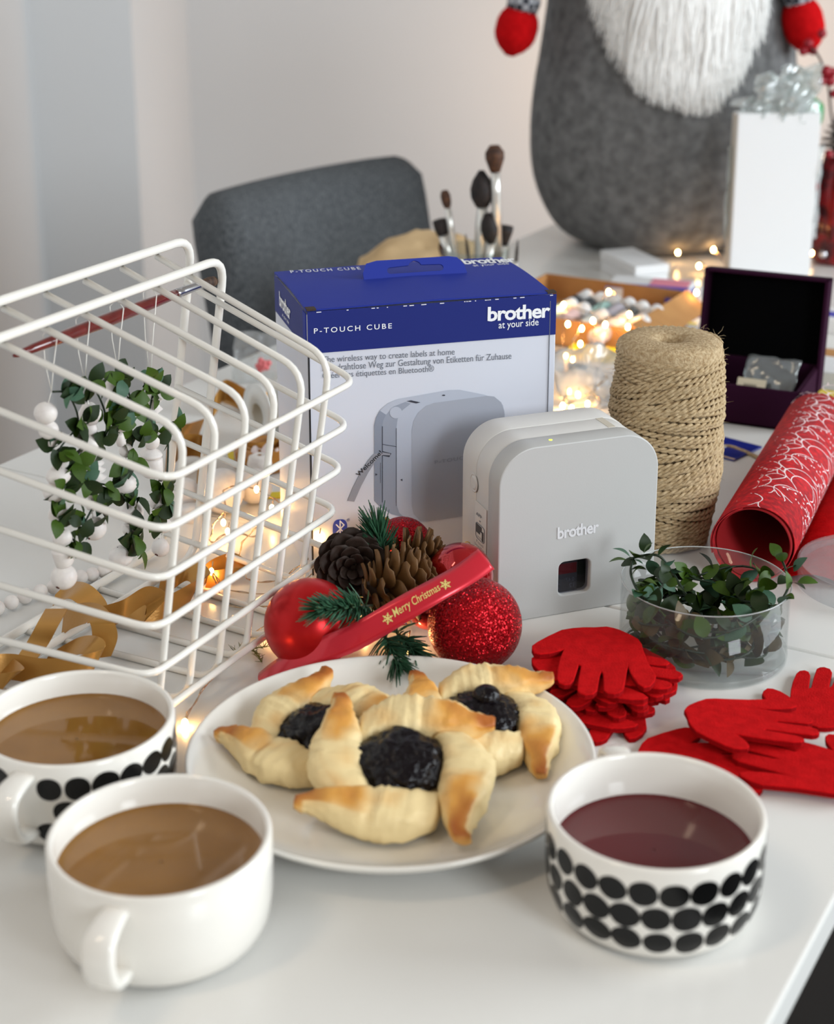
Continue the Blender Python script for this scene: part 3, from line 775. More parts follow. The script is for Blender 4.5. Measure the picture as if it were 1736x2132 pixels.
# ---------------------------------------------------------------- jute twine spool
M_jute = mat('jute_fibre', (200, 178, 142), .9, col2=(164, 138, 100), nscale=320, lo=.3, hi=.7, bump=.3, bscale=900)
M_jute2 = mat('jute_fibre_top', (206, 184, 148), .95, col2=(158, 130, 92), nscale=420, lo=.3, hi=.7, bump=.6, bscale=700)
SP = Vector((.167, 1.035, 0)); SH = .1425
spool = thing('twine_spool', 'tall spool of natural jute twine behind the label printer', 'twine spool', SP)
def spool_r(z): return .0335+.0022*math.sin(z*30)+(.0016 if z > .09 else 0)-(.0045 if z < .045 else 0)*(1-z/.045)
pr_ = [(.0075, .02), (.0075, SH-.006), (.009, SH-.0012), (.016, SH+.0004), (.024, SH+.0002), (.031, SH-.0008), (.0345, SH-.0035), (.0345, SH-.008), (.0335, .10), (.0325, .06), (.029, .02), (.0275, 0)]
ob('core', mv(lathe(pr_, 48), SP), M_jute2, spool)
q = random.Random(11); V, F = [], []
def ply(path, r):
    """two strands twisted round each other"""
    global V, F
    out = []
    for ph in (0, PI):
        P = []
        for i, (p, nr, tg) in enumerate(path):
            a = i*2*PI/7+ph; bn = nr.cross(tg)
            P.append(p+(nr*math.cos(a)+bn*math.sin(a))*r*.62)
        g = tube(P, r*.72, 5, caps=False); n = len(V); V += g[0]; F += [tuple(k+n for k in f) for f in g[1]]
bands = [(.138, .112, .004, .3, .0), (.120, .092, .011, 2.2, .0012), (.104, .070, .003, 4.0, .0008), (.078, .046, .010, 1.0, .0014), (.060, .030, .004, 3.2, .0006), (.038, .010, .008, 5.2, .0002), (.020, .003, .002, 1.0, 0)]
for z1, z0, amp, ph, dr in bands:
    turns = int((z1-z0)/.0030); N_ = turns*150; path = []
    for i in range(N_+1):
        th = 2*PI*i/150; f_ = i/N_
        z = z1+(z0-z1)*f_+amp*math.sin(th+ph)+.0008*math.sin(th*2.3+z0*99); z = min(SH-.003, max(.002, z))
        rr = spool_r(z)+dr+.0004*math.sin(th*.7+ph)
        nr = Vector((math.cos(th), math.sin(th), 0)); tg = Vector((-nr.y, nr.x, 0))
        path.append((SP+nr*rr+Vector((0, 0, z)), nr, tg))
    ply(path, .0016)
tw_ = ob('wound_twine', (V, F), M_jute, spool, kind='stuff')
V, F = [], []
for i in range(420):                                                # loose fibres
    th = q.uniform(0, 2*PI); top_ = i < 170; z = SH if top_ else q.uniform(.03, SH)
    rr = q.uniform(.012, .036) if top_ else spool_r(z)+.002
    p = SP+Vector((math.cos(th)*rr, math.sin(th)*rr, z)); d = Vector((math.cos(th)*q.uniform(.1, 1)+q.uniform(-.7, .7), math.sin(th)*q.uniform(.1, 1)+q.uniform(-.7, .7), q.uniform(-.2, .7))).normalized()
    l = q.uniform(.002, .006); g = tube([p-d*.001, p+d*l*.5, p+d*l+Vector((q.uniform(-1, 1), q.uniform(-1, 1), q.uniform(-1, .5)))*.0018], [.00012, .0001, .00004], 3, caps=False)
    n = len(V); V += g[0]; F += [tuple(k+n for k in f) for f in g[1]]
ob('loose_fibres', (V, F), M_jute, spool, kind='stuff')
P = spline([at(1480, 945, .001), at(1510, 930, .0015), at(1540, 937, .0015), at(1575, 952, .0015), at(1610, 968, .0015), at(1640, 990, .0015)], 24)
V, F = [], []
ply([(p, Vector((0, 0, 1)), (P[min(i+1, len(P)-1)]-P[max(i-1, 0)]).normalized()) for i, p in enumerate(P)], .0014)
ob('loose_end', (V, F), M_jute, spool)

# ---------------------------------------------------------------- red wrapping roll
RP = Vector((.214, .9616, .0265)); RA = Vector((.384, .923, 0)).normalized(); RS = Vector((RA.y, -RA.x, 0)); RR = .026
M_wrap = mat('red_wrapping_felt', (208, 22, 30), .8, col2=(150, 12, 24), nscale=240, lo=.3, hi=.6, bump=.15, bscale=600)
M_wrap_in = mat('plain_red_inside', (150, 10, 18), .85)
roll = thing('wrapping_roll', 'red roll of wrapping felt printed with white swirling twigs', 'wrapping roll', (RP.x, RP.y, 0))
def rollp(th, l, r=RR): return RP+RA*l+Vector((0, 0, 1))*math.cos(th)*r+RS*math.sin(th)*r
V, F = [], []; n = 56; LN = .25
for i in range(n+1):
    th = -1.9+2*PI*1.25*i/n; r = RR-.0012*i/n*1.25
    V += [rollp(th, 0.004*math.sin(th), r), rollp(th, LN, r)]
for i in range(n): F.append((2*i, 2*i+1, 2*i+3, 2*i+2))
ob('rolled_sheet', solid((V, F), .0007), M_wrap, roll)
V, F = [], []
for i in range(n+1):
    th = 2*PI*i/n; V += [rollp(th, .0015, RR-.0019), rollp(th, LN-.01, RR-.0019), rollp(th, LN-.01, RR-.0030), rollp(th, .0015, RR-.0030)]
for i in range(n):
    a = 4*i; F += [(a, a+4, a+5, a+1), (a+2, a+1, a+5, a+6), (a+3, a+2, a+6, a+7), (a, a+3, a+7, a+4)]
ob('inner_core', (V, F), M_wrap_in, roll)
P = []
V, F = [], []
for i in range(9):                                                   # loose flap of the sheet leaving the roll to the right
    s = i/8; off = .019+.040*s; z = -.0255+.0005+.006*math.sin(s*PI)*.9
    V += [RP+RA*.012+RS*off+Vector((0, 0, z)), RP+RA*LN+RS*off+Vector((0, 0, z))]
for i in range(8): F.append((2*i, 2*i+1, 2*i+3, 2*i+2))
ob('loose_flap', solid((V, F), .0012), M_felt_red, roll)
M_white_print = mat('white_swirl_print', (238, 214, 216), .6)
gs = []
def rib(pts, wd):
    """thin printed stroke on the roll, pts in (theta, l)"""
    P = spline([(a, b, 0) for a, b in pts], 6); V, F = [], []
    for i, p in enumerate(P):
        t_ = (P[min(i+1, len(P)-1)]-P[max(i-1, 0)]); dirn = Vector((-t_.y/RR, t_.x*RR, 0)); d2 = Vector((t_.x*RR, t_.y, 0))
        if d2.length < 1e-9: d2 = Vector((1, 0, 0))
        d2.normalize(); nrm = Vector((-d2.y, d2.x)); h = wd*(.35+.65*math.sin(PI*min(1, max(.02, i/(len(P)-1)))))
        for s in (-1, 1): V.append(rollp(p.x+s*nrm.x*h/RR, p.y+s*nrm.y*h, RR+.00035))
    for i in range(len(P)-1): F.append((2*i, 2*i+1, 2*i+3, 2*i+2))
    return V, F
def dot(a, l, r1, r2, rot):
    V = []
    for k in range(8):
        x = r1*math.cos(2*PI*k/8); y = r2*math.sin(2*PI*k/8); V.append(rollp(a+(x*math.cos(rot)-y*math.sin(rot))/RR, l+x*math.sin(rot)+y*math.cos(rot), RR+.0004))
    return V, [tuple(range(8))]
q = random.Random(21)
def motif(a0, l0, s, fl):
    g = []
    def T(x, y): return (a0+fl*x*s/RR, l0+y*s)
    arcs = [[(0, 0), (.008, .010), (.006, .022), (-.006, .029), (-.020, .026), (-.030, .016)],
            [(.006, .020), (.016, .026), (.022, .036), (.018, .046)],
            [(-.006, .029), (-.014, .036), (-.026, .034), (-.036, .026)],
            [(0, 0), (.010, -.004), (.016, -.012), (.014, -.022)], [(.008, .010), (.019, .012), (.028, .005)],
            [(.002, .003), (.013, .014), (.014, .026), (.004, .036), (-.010, .040)],
            [(-.020, .026), (-.026, .020), (-.024, .012)], [(-.010, .028), (-.015, .020), (-.012, .012)]]
    for a in arcs: g.append(rib([T(*p) for p in a], .00045*s/1.0))
    for a in arcs[:6]:
        p = a[-1]; b = a[-2]; d = (Vector(p)-Vector(b)).normalized()
        for k in (-.8, .8):
            e = Vector((d.x*math.cos(k)-d.y*math.sin(k), d.x*math.sin(k)+d.y*math.cos(k)))
            g.append(rib([T(*(Vector(b)+(Vector(p)-Vector(b))*.6)), T(*(Vector(p)+e*.003)), T(*(Vector(p)+e*.006))], .0004*s))
    for row in ([(-.03, .004), (-.022, .000), (-.014, -.005), (-.006, -.011)], [(-.034, -.002), (-.026, -.007), (-.018, -.012)], [(.022, .018), (.029, .022), (.034, .028)], [(-.03, .040), (-.022, .044), (-.012, .046)]):
        for x, y in row:
            for j in range(3): g.append(dot(*T(x+q.uniform(-.002, .002)+j*.0022, y+q.uniform(-.0015, .0015)), .0011*s, .0006*s, q.uniform(0, 3)))
        g.append(rib([T(*p) for p in row], .00028*s))
    return g
for l0 in (.026, .090, .154, .205): gs += motif(-.55, l0, 1.0, 1); gs += motif(.75, l0+.026, .95, -1); gs += motif(-2.0, l0+.03, .95, 1); gs += motif(2.4, l0+.01, .9, 1)
ob('white_swirls', join(*gs), M_white_print, roll, smooth=False, kind='stuff')

# ---------------------------------------------------------------- leaf shapes
def leaf_mesh(name, m, fold=.12, wid=.70):
    V, F = [], []; n = 6
    for i in range(n+1):
        t = i/n; h = wid*.5*math.sin(PI*t**.85)**.8 if 0 < t < 1 else .012
        z = .12*math.sin(PI*t)-.06*t
        V += [Vector((-h, t, z+fold*h)), Vector((0, t, z)), Vector((h, t, z+fold*h))]
    for i in range(n): a = 3*i; F += [(a, a+1, a+4, a+3), (a+1, a+2, a+5, a+4)]
    me = bpy.data.meshes.new(name); me.from_pydata([tuple(v) for v in V], [], F); me.materials.append(m)
    me.polygons.foreach_set('use_smooth', [True]*len(me.polygons)); return me
def leaf_mat(name, c, c2):
    m = mat(name, c, .5, col2=c2, nscale=60, lo=.3, hi=.7, spec=.3); p = m.node_tree.nodes['Principled BSDF']; return m
LM = [leaf_mesh('leaf_dark', leaf_mat('leaf_dark_green', (24, 40, 16), (34, 54, 18))), leaf_mesh('leaf_mid', leaf_mat('leaf_mid_green', (68, 94, 18), (46, 74, 18))),
      leaf_mesh('leaf_blue', leaf_mat('leaf_blue_green', (72, 104, 82), (48, 82, 62))), leaf_mesh('leaf_olive', leaf_mat('leaf_olive_brown', (84, 70, 28), (62, 44, 24)))]
M_stem = mat('green_stem', (30, 46, 28), .5)
def leaf(parent, p, d, ln, kind, roll_=0.0, up=(0, 0, 1)):
    d = Vector(d).normalized(); x = d.cross(Vector(up))
    if x.length < .1: x = d.cross(Vector((1, 0, 0)))
    x.normalize(); z = x.cross(d); M = Matrix((x, d, z)).transposed().to_4x4() @ Matrix.Rotation(roll_, 4, 'Y')
    o = bpy.data.objects.new('leaf', LM[kind]); COL.objects.link(o); o.parent = parent
    o.location = Vector(p)-parent.location; o.rotation_euler = M.to_euler(); o.scale = (ln, ln, ln); return o

# ---------------------------------------------------------------- clear tub of garland
UC = Vector((.1669, .8668, 0)); UR = .0485; UH = .045
M_tub = clear_plastic('clear_tub_plastic', (250, 251, 251), .06, .06, dull=.015)
tub = thing('plastic_tub', 'round clear plastic tub holding the green leaf garland', 'tub', UC)
ob('tub_wall', mv(lathe([(UR, .0006), (UR, UH), (UR-.0006, UH), (UR-.0006, .0012)], 96), UC), M_tub, tub)
ob('tub_floor', mv(lathe([(.0005, .0006), (UR-.0008, .0006), (UR-.0008, .0012), (.0005, .0012)], 64), UC), M_tub, tub)
M_rim = mat('plastic_rim_glint', (225, 228, 228), .15, trans=.6)
ob('tub_rim', mv(tube([Vector((math.cos(2*PI*k/96)*UR, math.sin(2*PI*k/96)*UR, UH)) for k in range(96)], .00038, 5, closed=True), UC), M_rim, tub)
ob('tub_foot', mv(lathe([(UR+.0004, .0002), (UR+.0005, .0042), (UR-.0002, .0050), (UR-.0002, .0002)], 96), UC), M_tub, tub)
for k, (dz, rr) in enumerate(((.002, .0003),)):
    pass
LC = at(1822, 1218, 0); 
lid = solo('tub_lid', mv(lathe([(.0005, .0140), (UR-.003, .0140), (UR-.001, .0145), (UR+.0008, .0150), (UR+.0012, .0135), (UR+.0012, .0005), (UR+.0006, .0005), (UR+.0005, .0128), (UR-.003, .0134), (.0005, .0134)], 96), LC), clear_plastic('clear_lid_plastic', (246, 247, 248), .2, .08, dull=.10),
           'clear round plastic lid lying on the table at right edge', 'lid', loc=LC)
gar = thing('leaf_garland', 'artificial green leaf garland coiled inside the clear tub', 'garland', (UC.x, UC.y, .0015))
q = random.Random(17); path = []
for i in range(300):
    a = 2*PI*i/300*6.2+.4; f_ = i/299
    rr = .0345+.0075*math.sin(a*2.3+1)+.003*math.sin(a*5.1); z = .007+.030*f_+.005*math.sin(a*1.7)
    path.append(UC+Vector((rr*math.cos(a), rr*math.sin(a), z)))
ob('garland_wire', tube(path, .0007, 5), M_stem, gar)
loops = [[at(1300, 1170, .052), at(1330, 1158, .056), at(1370, 1157, .057), at(1395, 1185, .050), at(1420, 1225, .044), at(1440, 1258, .040)],
         [at(1318, 1165, .055), at(1313, 1195, .05), at(1330, 1235, .045), at(1350, 1250, .042)],
         [at(1625, 1160, .05), at(1638, 1195, .05), at(1640, 1225, .047), at(1622, 1258, .042)]]
for lp in loops: ob('garland_wire', tube(spline(lp, 6), .0008, 5), M_stem, gar)
cnt = 0
for i in range(0, 300, 2) if False else range(0, 268):
    p = path[i]; o_ = (p-UC); o_.z = 0; o_.normalize(); tang = Vector((-o_.y, o_.x, 0))
    i_ = i; p = path[int(i*299/267)]
    o_ = (p-UC); o_.z = 0; o_.normalize(); tang = Vector((-o_.y, o_.x, 0))
    for s in (1,):
        d = o_*q.uniform(-.5, 1.0)*.7+tang*q.uniform(-1, 1)+Vector((0, 0, q.uniform(-.5, .6)))
        ln = q.uniform(.0120, .0160); d.normalize(); tipr = (p+d*ln-UC); tipr.z = 0
        if tipr.length > UR-.0025: d = (d-o_*1.3).normalized()
        if (p+d*ln).z < .003: d.z = abs(d.z)
        front = p.y < UC.y-.01 and p.z < .033
        kd = q.choice([3, 3, 3, 0, 1]) if front else q.choice([0, 0, 1, 1, 2])
        leaf(gar, p, d, ln, kd, q.uniform(-1.2, 1.2)); cnt += 1
for lp, n_ in zip(loops, (13, 9, 8)):
    S = spline(lp, 8)
    for k in range(n_):
        p = S[int(k/(n_-1)*(len(S)-1))]; s = (-1)**k
        leaf(gar, p, (q.uniform(-1, 1), q.uniform(-1, .4), q.uniform(-.2, .9)), q.uniform(.009, .0115), q.choice([0, 1, 1, 2]), q.uniform(-.8, .8))
for (a, b), kd, d in (((1660, 1212), 1, (1, -.2, .1)), ((1652, 1190), 2, (.6, 0, .8)), ((1308, 1168), 1, (-1, 0, 0)), ((1312, 1160), 2, (-.8, .2, .4)), ((1341, 1150), 0, (0, .2, 1))):
    leaf(gar, at(a, b, .05), d, .0115, kd, .2)

# ---------------------------------------------------------------- red felt gloves
zt = .024
tr = [(120, 178), (122, 160), (150, 140), (210, 108), (280, 76), (340, 66), (400, 62), (460, 62), (520, 58), (560, 66), (590, 75), (645, 100), (690, 125), (708, 150), (718, 185), (740, 245), (770, 295), (785, 320), (778, 350), (752, 378), (720, 384), (690, 366), (665, 335), (646, 300), (636, 272), (628, 300), (620, 350), (610, 395), (588, 412), (560, 418), (525, 414), (505, 398), (503, 350), (502, 312), (494, 300), (486, 312), (478, 352), (470, 400), (448, 420), (405, 424), (378, 414), (364, 398), (370, 340), (384, 268), (372, 262), (360, 300), (345, 345), (325, 366), (295, 370), (266, 358), (254, 335), (258, 280), (272, 225), (290, 182), (262, 190), (215, 202), (165, 206), (132, 200)]
W_ = [at(1060+x/2.568, 1280+y/2.568, zt) for x, y in tr]
gc = sum(W_, Vector())/len(W_); GL = [((p.x-gc.x), (p.y-gc.y)) for p in W_]
if sum(a[0]*b[1]-b[0]*a[1] for a, b in zip(GL, GL[1:]+GL[:1])) < 0: GL = GL[::-1]
gT = .0031
def glove_mesh(name, P):
    g = prism(P, 0, gT, .0005); me = bpy.data.meshes.new(name); me.from_pydata([tuple(v) for v in g[0]], [], g[1])
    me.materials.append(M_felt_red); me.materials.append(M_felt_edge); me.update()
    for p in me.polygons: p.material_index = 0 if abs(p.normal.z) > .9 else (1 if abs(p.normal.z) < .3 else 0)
    return me
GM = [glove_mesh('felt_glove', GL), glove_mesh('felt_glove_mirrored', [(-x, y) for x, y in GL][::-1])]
def glove(p, rot, mir, label, tilt=(0, 0), s=1.0):
    o = bpy.data.objects.new('felt_glove', GM[mir]); COL.objects.link(o); o.location = p; o.rotation_euler = (tilt[0], tilt[1], rot); o.scale = (s, s, 1)
    return tag(o, label, 'glove', 'red felt glove cut-outs')
def gp(px, py, z): return at(px, py, z)
stack = [((1262, 1392), 0, 0, 'topmost red felt glove of the pile, fingers spread towards the plate'),
         ((1290, 1402), 62, 1, 'second red felt glove from the top of the pile'),
         ((1272, 1420), 38, 0, 'third red felt glove from the top of the pile'),
         ((1252, 1428), -50, 1, 'fourth red felt glove from the top of the pile'),
         ((1262, 1440), 20, 0, 'fifth red felt glove from the top of the pile'),
         ((1245, 1462), 75, 1, 'red felt glove low in the pile, finger pointing right'),
         ((1228, 1490), -12, 0, 'bottom red felt glove of the pile, fingers under the cup handle')]
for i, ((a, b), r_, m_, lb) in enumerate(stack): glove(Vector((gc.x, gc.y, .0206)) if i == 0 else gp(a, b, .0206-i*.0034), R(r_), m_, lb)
glove(gp(1588, 1515, .0095), R(88), 0, 'red felt glove lying on top of others beside the tea cup', (R(2), 0), .84)
glove(gp(1650, 1590, .0042), R(-110), 0, 'red felt glove under another, cuff towards the table edge', (R(1), 0), .95)
glove(gp(1500, 1595, .0004), R(75), 1, 'red felt glove flat on table right behind the tea cup', (0, 0), .9)
glove(gp(1712, 1448, .0004), R(150), 1, 'single red felt glove at right edge of the photo', (0, 0), .85)
# ---------------------------------------------------------------- baubles
M_satin = mat('satin_red', (190, 18, 22), .32, metal=.55); M_gloss = mat('glossy_red', (178, 8, 20), .05, metal=.6, coat=.6); M_glit = glitter('red_glitter', (176, 10, 24), 1700)
M_cap = mat('gold_cap', (190, 150, 80), .3, metal=1)
def bauble(c, r, m, label, capdir):
    t = thing('bauble', label, 'bauble', c)
    ob('globe', ball(c, r, 48, 32), m, t)
    M = Vector(capdir).normalized().to_track_quat('Z', 'Y').to_matrix().to_4x4(); M.translation = Vector(c)
    cp = ob('cap', xf(lathe([(r*.20, r*.965), (r*.20, r*1.09), (r*.17, r*1.12), (.0002, r*1.12)], 20), M), M_cap, t)
    ob('hanging_loop', xf(tube([(r*.09*math.cos(k*PI/8), 0, r*1.12+r*.09+r*.09*math.sin(k*PI/8)) for k in range(16)], r*.018, 5, closed=True), M), M_cap, cp)
    return t
bauble(at(645, 1299, .0262), .0262, M_satin, 'satin red bauble at left of the pine cones, beside the basket', (.2, .9, -.2))
bauble(Vector((.0328, .8455, .0272)), .0270, M_glit, 'large glitter red bauble in front of the label printer', (-.3, .9, .1))
bauble(aty(958, 1198, .889), .0196, M_gloss, 'shiny red bauble behind the ribbon end, beside the printer', (.2, .9, .5))
bauble(aty(838, 1138, .935), .0186, M_glit, 'glitter red bauble behind the pine cones, against the box', (-.6, .3, .75))
bauble(aty(893, 1268, .878), .0125, M_gloss, 'small shiny red bauble half hidden under the ribbon', (-.3, .9, -.2))

# ---------------------------------------------------------------- pine pick with three cones
def scale_mesh(name, m):
    V, F = [], []; n = 6
    for side in (0, 1):
        for i in range(n+1):
            t = i/n; h = .42*math.sin(PI*(.10+.62*t))**.9 if t < .99 else .22
            z = .22*t*t+(.10*(1-t)+.03 if side else 0)
            for s in (-1, -.4, .4, 1): V.append(Vector((s*h, t, z-.10*abs(s)**2-(.0 if abs(s) < 1 else .02))))
    k = 4*(n+1)
    for i in range(n):
        for j in range(3):
            a = i*4+j; F += [(a+4, a+5, a+1, a), (k+a, k+a+1, k+a+5, k+a+4)]
        F += [(i*4, k+i*4, k+i*4+4, i*4+4), (i*4+3, i*4+7, k+i*4+7, k+i*4+3)]
    F += [(0, 1, k+1, k), (1, 2, k+2, k+1), (2, 3, k+3, k+2)]; e = 4*n; F += [(e+1, e, k+e, k+e+1), (e+2, e+1, k+e+1, k+e+2), (e+3, e+2, k+e+2, k+e+3)]
    me = bpy.data.meshes.new(name); me.from_pydata([tuple(v) for v in V], [], F); me.materials.append(m); me.polygons.foreach_set('use_smooth', [True]*len(me.polygons)); return me
SC = [scale_mesh('scale_dark', mat('cone_dark_brown', (62, 44, 34), .6, col2=(40, 28, 22), nscale=200, bump=.2, bscale=500)), scale_mesh('scale_tan', mat('cone_tan_brown', (132, 94, 50), .55, col2=(88, 60, 34), nscale=160, bump=.2, bscale=500))]
M_core = mat('cone_core', (50, 34, 24), .8)
PKC = at(800, 1300, 0); PKC.z = .012
pick = thing('pine_pick', 'pine decoration of three cones and green needle sprigs', 'pine decoration', PKC)
def cone(c, axis, ln, rad, n, kind, ls, open_=1.0):
    ax = Vector(axis).normalized(); M = ax.to_track_quat('Z', 'Y').to_matrix().to_4x4()
    prof_ = [(.0004, -.5), (.5, -.46), (.62, -.25), (.6, 0), (.42, .25), (.2, .44), (.0004, .5)]
    Mc = M.copy(); Mc.translation = Vector(c)
    core = ob('pine_cone', xf(lathe([(r*rad*.8, z*ln) for r, z in prof_], 14), Mc), M_core, pick)
    for i in range(n):
        f_ = (i+.5)/n; a = i*2.39996; z = (-.46+.93*f_)*ln
        shape = math.sin(PI*(.22+.74*f_))**.7; rr = rad*.30*shape
        out = Vector((math.cos(a), math.sin(a), 0)); el = R(12+62*f_)*open_
        d = out*math.cos(el)+Vector((0, 0, 1))*math.sin(el); tg = Vector((-out.y, out.x, 0)); up = tg.cross(d)*-1
        L_ = ls*(.55+.6*shape)*(.72+.4*math.sin(PI*f_))
        Q = M.to_3x3() @ Matrix((tg, d, tg.cross(d))).transposed()
        o = bpy.data.objects.new('scale', SC[kind]); COL.objects.link(o); o.parent = core
        o.location = (M.to_3x3() @ (out*rr+Vector((0, 0, z))))+Vector(c)-pick.location; o.rotation_euler = Q.to_euler(); o.scale = (L_,)*3
    return core
c1 = aty(735, 1178, .898); cone(c1, Vector((.05, -.93, .30)), .026, .0170, 50, 0, .0150, .9)
c2 = aty(822, 1218, .872); cone(c2, aty(908, 1186, .876)-aty(745, 1240, .868), .040, .0165, 44, 1, .0160, .85)
c3 = aty(862, 1168, .905); cone(c3, aty(915, 1160, .905)-aty(800, 1185, .908), .032, .0145, 38, 1, .0140, .85)
M_needle = mat('green_needles', (34, 72, 50), .45, col2=(56, 100, 72), nscale=90)
def tuft(p0, p1, n, ln, seed, spread=1.0):
    q = random.Random(seed); p0 = Vector(p0); p1 = Vector(p1); ax = (p1-p0).normalized(); V, F = [], []
    for i in range(n):
        t = q.random()**.8; p = p0.lerp(p1, t); a = q.uniform(0, 2*PI); o = ax.orthogonal().normalized(); b = ax.cross(o)
        d = (ax*(.35+.9*t)+(o*math.cos(a)+b*math.sin(a))*spread*q.uniform(.55, 1.0)).normalized(); l = ln*q.uniform(.75, 1.1)
        g = tube([p, p+d*l*.5, p+d*l+ax*l*.12], [.0006, .00058, .0002], 4, caps=False); k = len(V); V += g[0]; F += [tuple(j+k for j in f) for f in g[1]]
    st = ob('sprig_stem', tube([p0-ax*.004, p0, p1], [.0011, .001, .0006], 6), M_stem, pick)
    nd = ob('needles', (V, F), M_needle, st, kind='stuff')
tuft(aty(765, 1262, .842), aty(672, 1268, .812), 190, .0160, 1, .8)
tuft(aty(800, 1165, .902), aty(784, 1100, .900), 150, .0165, 2, .75)
tuft(aty(800, 1322, .838), aty(832, 1388, .815), 190, .0150, 3, .8)
tuft(aty(770, 1240, .88), aty(760, 1290, .858), 60, .0150, 4)
tuft(aty(825, 1315, .850), aty(868, 1362, .826), 110, .0150, 5, .8)

# ---------------------------------------------------------------- red ribbon with gold lettering
M_rib = mat('red_satin_ribbon', (206, 24, 46), .3, sheen=.2, coat=.3, metal=.3)
M_gold_foil = mat('gold_foil', (236, 214, 132), .35, metal=.25)
RBP = [(532, 1420, .832), (575, 1396, .828), (630, 1371, .824), (690, 1347, .820), (740, 1326, .820), (790, 1298, .822), (850, 1262, .826), (910, 1228, .832), (965, 1197, .840), (1012, 1164, .850)]
CP = spline([aty(*p) for p in RBP], 10); nC = len(CP)
cum = [0]
for a, b in zip(CP, CP[1:]): cum.append(cum[-1]+(b-a).length)
def rib_at(s):
    s = max(0, min(cum[-1]-1e-6, s)); i = max(k for k in range(nC-1) if cum[k] <= s); f_ = (s-cum[i])/(cum[i+1]-cum[i])
    p = CP[i].lerp(CP[i+1], f_); t = (CP[i+1]-CP[i]).normalized(); return p, t, s/cum[-1]
def rib_frame(s):
    p, t, f_ = rib_at(s); tow = Vector((.05, -.80, .60)).normalized()
    tw = R(-52)*max(0, 1-f_/.30)**1.2+R(16)*math.sin((f_-.3)*9)*(1 if f_ > .3 else 0)      # gentle twist along the band
    wv = tow.cross(t).normalized(); nrm = t.cross(wv)
    w2 = wv*math.cos(tw)+nrm*math.sin(tw); return p, t, w2, t.cross(w2)
n = 90; P, W2 = [], []
V, F = [], []
for i in range(n+1):
    s = cum[-1]*i/n; p, t, w2, nr = rib_frame(s)
    for k in range(5): V.append(p+w2*(k/2-1)*.0073+nr*(.0004*(1-(k/2-1)**2)))
for i in range(n):
    for k in range(4): a = i*5+k; F.append((a, a+1, a+6, a+5))
rbn = solo('printed_ribbon', solid((V, F), .0003), M_rib, 'red satin ribbon with gold Merry Christmas lettering over the baubles', 'ribbon', loc=Vector((CP[0].x, CP[0].y, 0)))
def on_ribbon(g, s0, y0, name):
    V = []
    for v in g[0]:
        p, t, w2, nr = rib_frame(s0+v.x); sg = 1 if nr.y < 0 else -1
        V.append(p+w2*(v.y+y0)*(1 if w2.z > 0 else -1)+nr*sg*.0009)
    return ob(name, (V, g[1]), M_gold_foil, rbn, smooth=False)
def s_of(px):
    b = min(range(nC), key=lambda i: abs((CP[i]-Vector((0, 0, CAM_H))).x/((CP[i].y)*math.cos(PITCH)-(CP[i].z-CAM_H)*math.sin(PITCH))*FPX+CX-px)); return cum[b]
sa, sb = s_of(822), s_of(914)
on_ribbon(fit_text('Merry Christmas', sb-sa, .0062, shear=.25, bold=.006), sa, -.0030, 'lettering')
def flake(r):
    gs = []
    for k in range(6):
        a = PI/3*k; d = Vector((math.cos(a), math.sin(a), 0)); nq = Vector((-d.y, d.x, 0))
        gs.append(([d*0-nq*r*.13, d*r-nq*r*.10, d*r+nq*r*.10, nq*r*.13], [(0, 1, 2, 3)]))
        gs.append(([d*r*.55-nq*r*.32, d*r*.75-nq*r*.05, d*r*.75+nq*r*.05, d*r*.55+nq*r*.32, d*r*.45], [(0, 1, 2, 3, 4)]))
    return join(*gs)
for px in (807, 925): on_ribbon(flake(.0032), s_of(px), .0, 'snowflake')

# ---------------------------------------------------------------- brush across the basket with four hanging ornaments
Mh = Matrix((BD, Vector((0, 0, 1)), BN)).transposed().to_4x4(); Mh.translation = bp(0, .1, .098)
def hp(px, py): q = on_plane(px, py, Mh); return Mh @ Vector((q.x, q.y, 0))
M_lacq = mat('maroon_lacquer', (104, 26, 22), .12, coat=.6); M_ferrule = mat('silver_ferrule', (200, 200, 204), .2, metal=1); M_brist = mat('dark_bristle', (52, 36, 28), .7, col2=(86, 62, 44), nscale=300, stretch=(1, 1, .1))
b0, b1, b2, b3 = hp(28, 741), hp(368, 611), hp(420, 592), hp(446, 585)
pbz = thing('paint_brush', 'maroon handled paint brush resting across inside the wire basket', 'paint brush', b0)
def along(a, b, ts): return [a.lerp(b, t) for t in ts]
ob('handle', tube(along(b0, b1, (0, .02, .1, .3, .55, .8, .95, 1)), [.0008, .0017, .0026, .0034, .0040, .0036, .0030, .0027], 14), M_lacq, pbz)
ob('ferrule', tube(along(b1, b2, (-.05, 0, .1, .15, .2, .9, 1)), [.0028, .0030, .0030, .0027, .0029, .0024, .0024], 14), M_ferrule, pbz)
ob('bristles', tube(along(b2, b3, (-.05, .3, .7, 1)), [.0022, .0030, .0034, .0030], 14), M_brist, pbz)
M_bead = mat('white_painted_wood', (238, 232, 226), .4, col2=(226, 218, 214), nscale=140, bump=.12, bscale=300)
M_hole = mat('bead_hole', (92, 44, 40), .8); M_thread = mat('white_thread', (240, 236, 228), .8)
PXM = .94/FPX
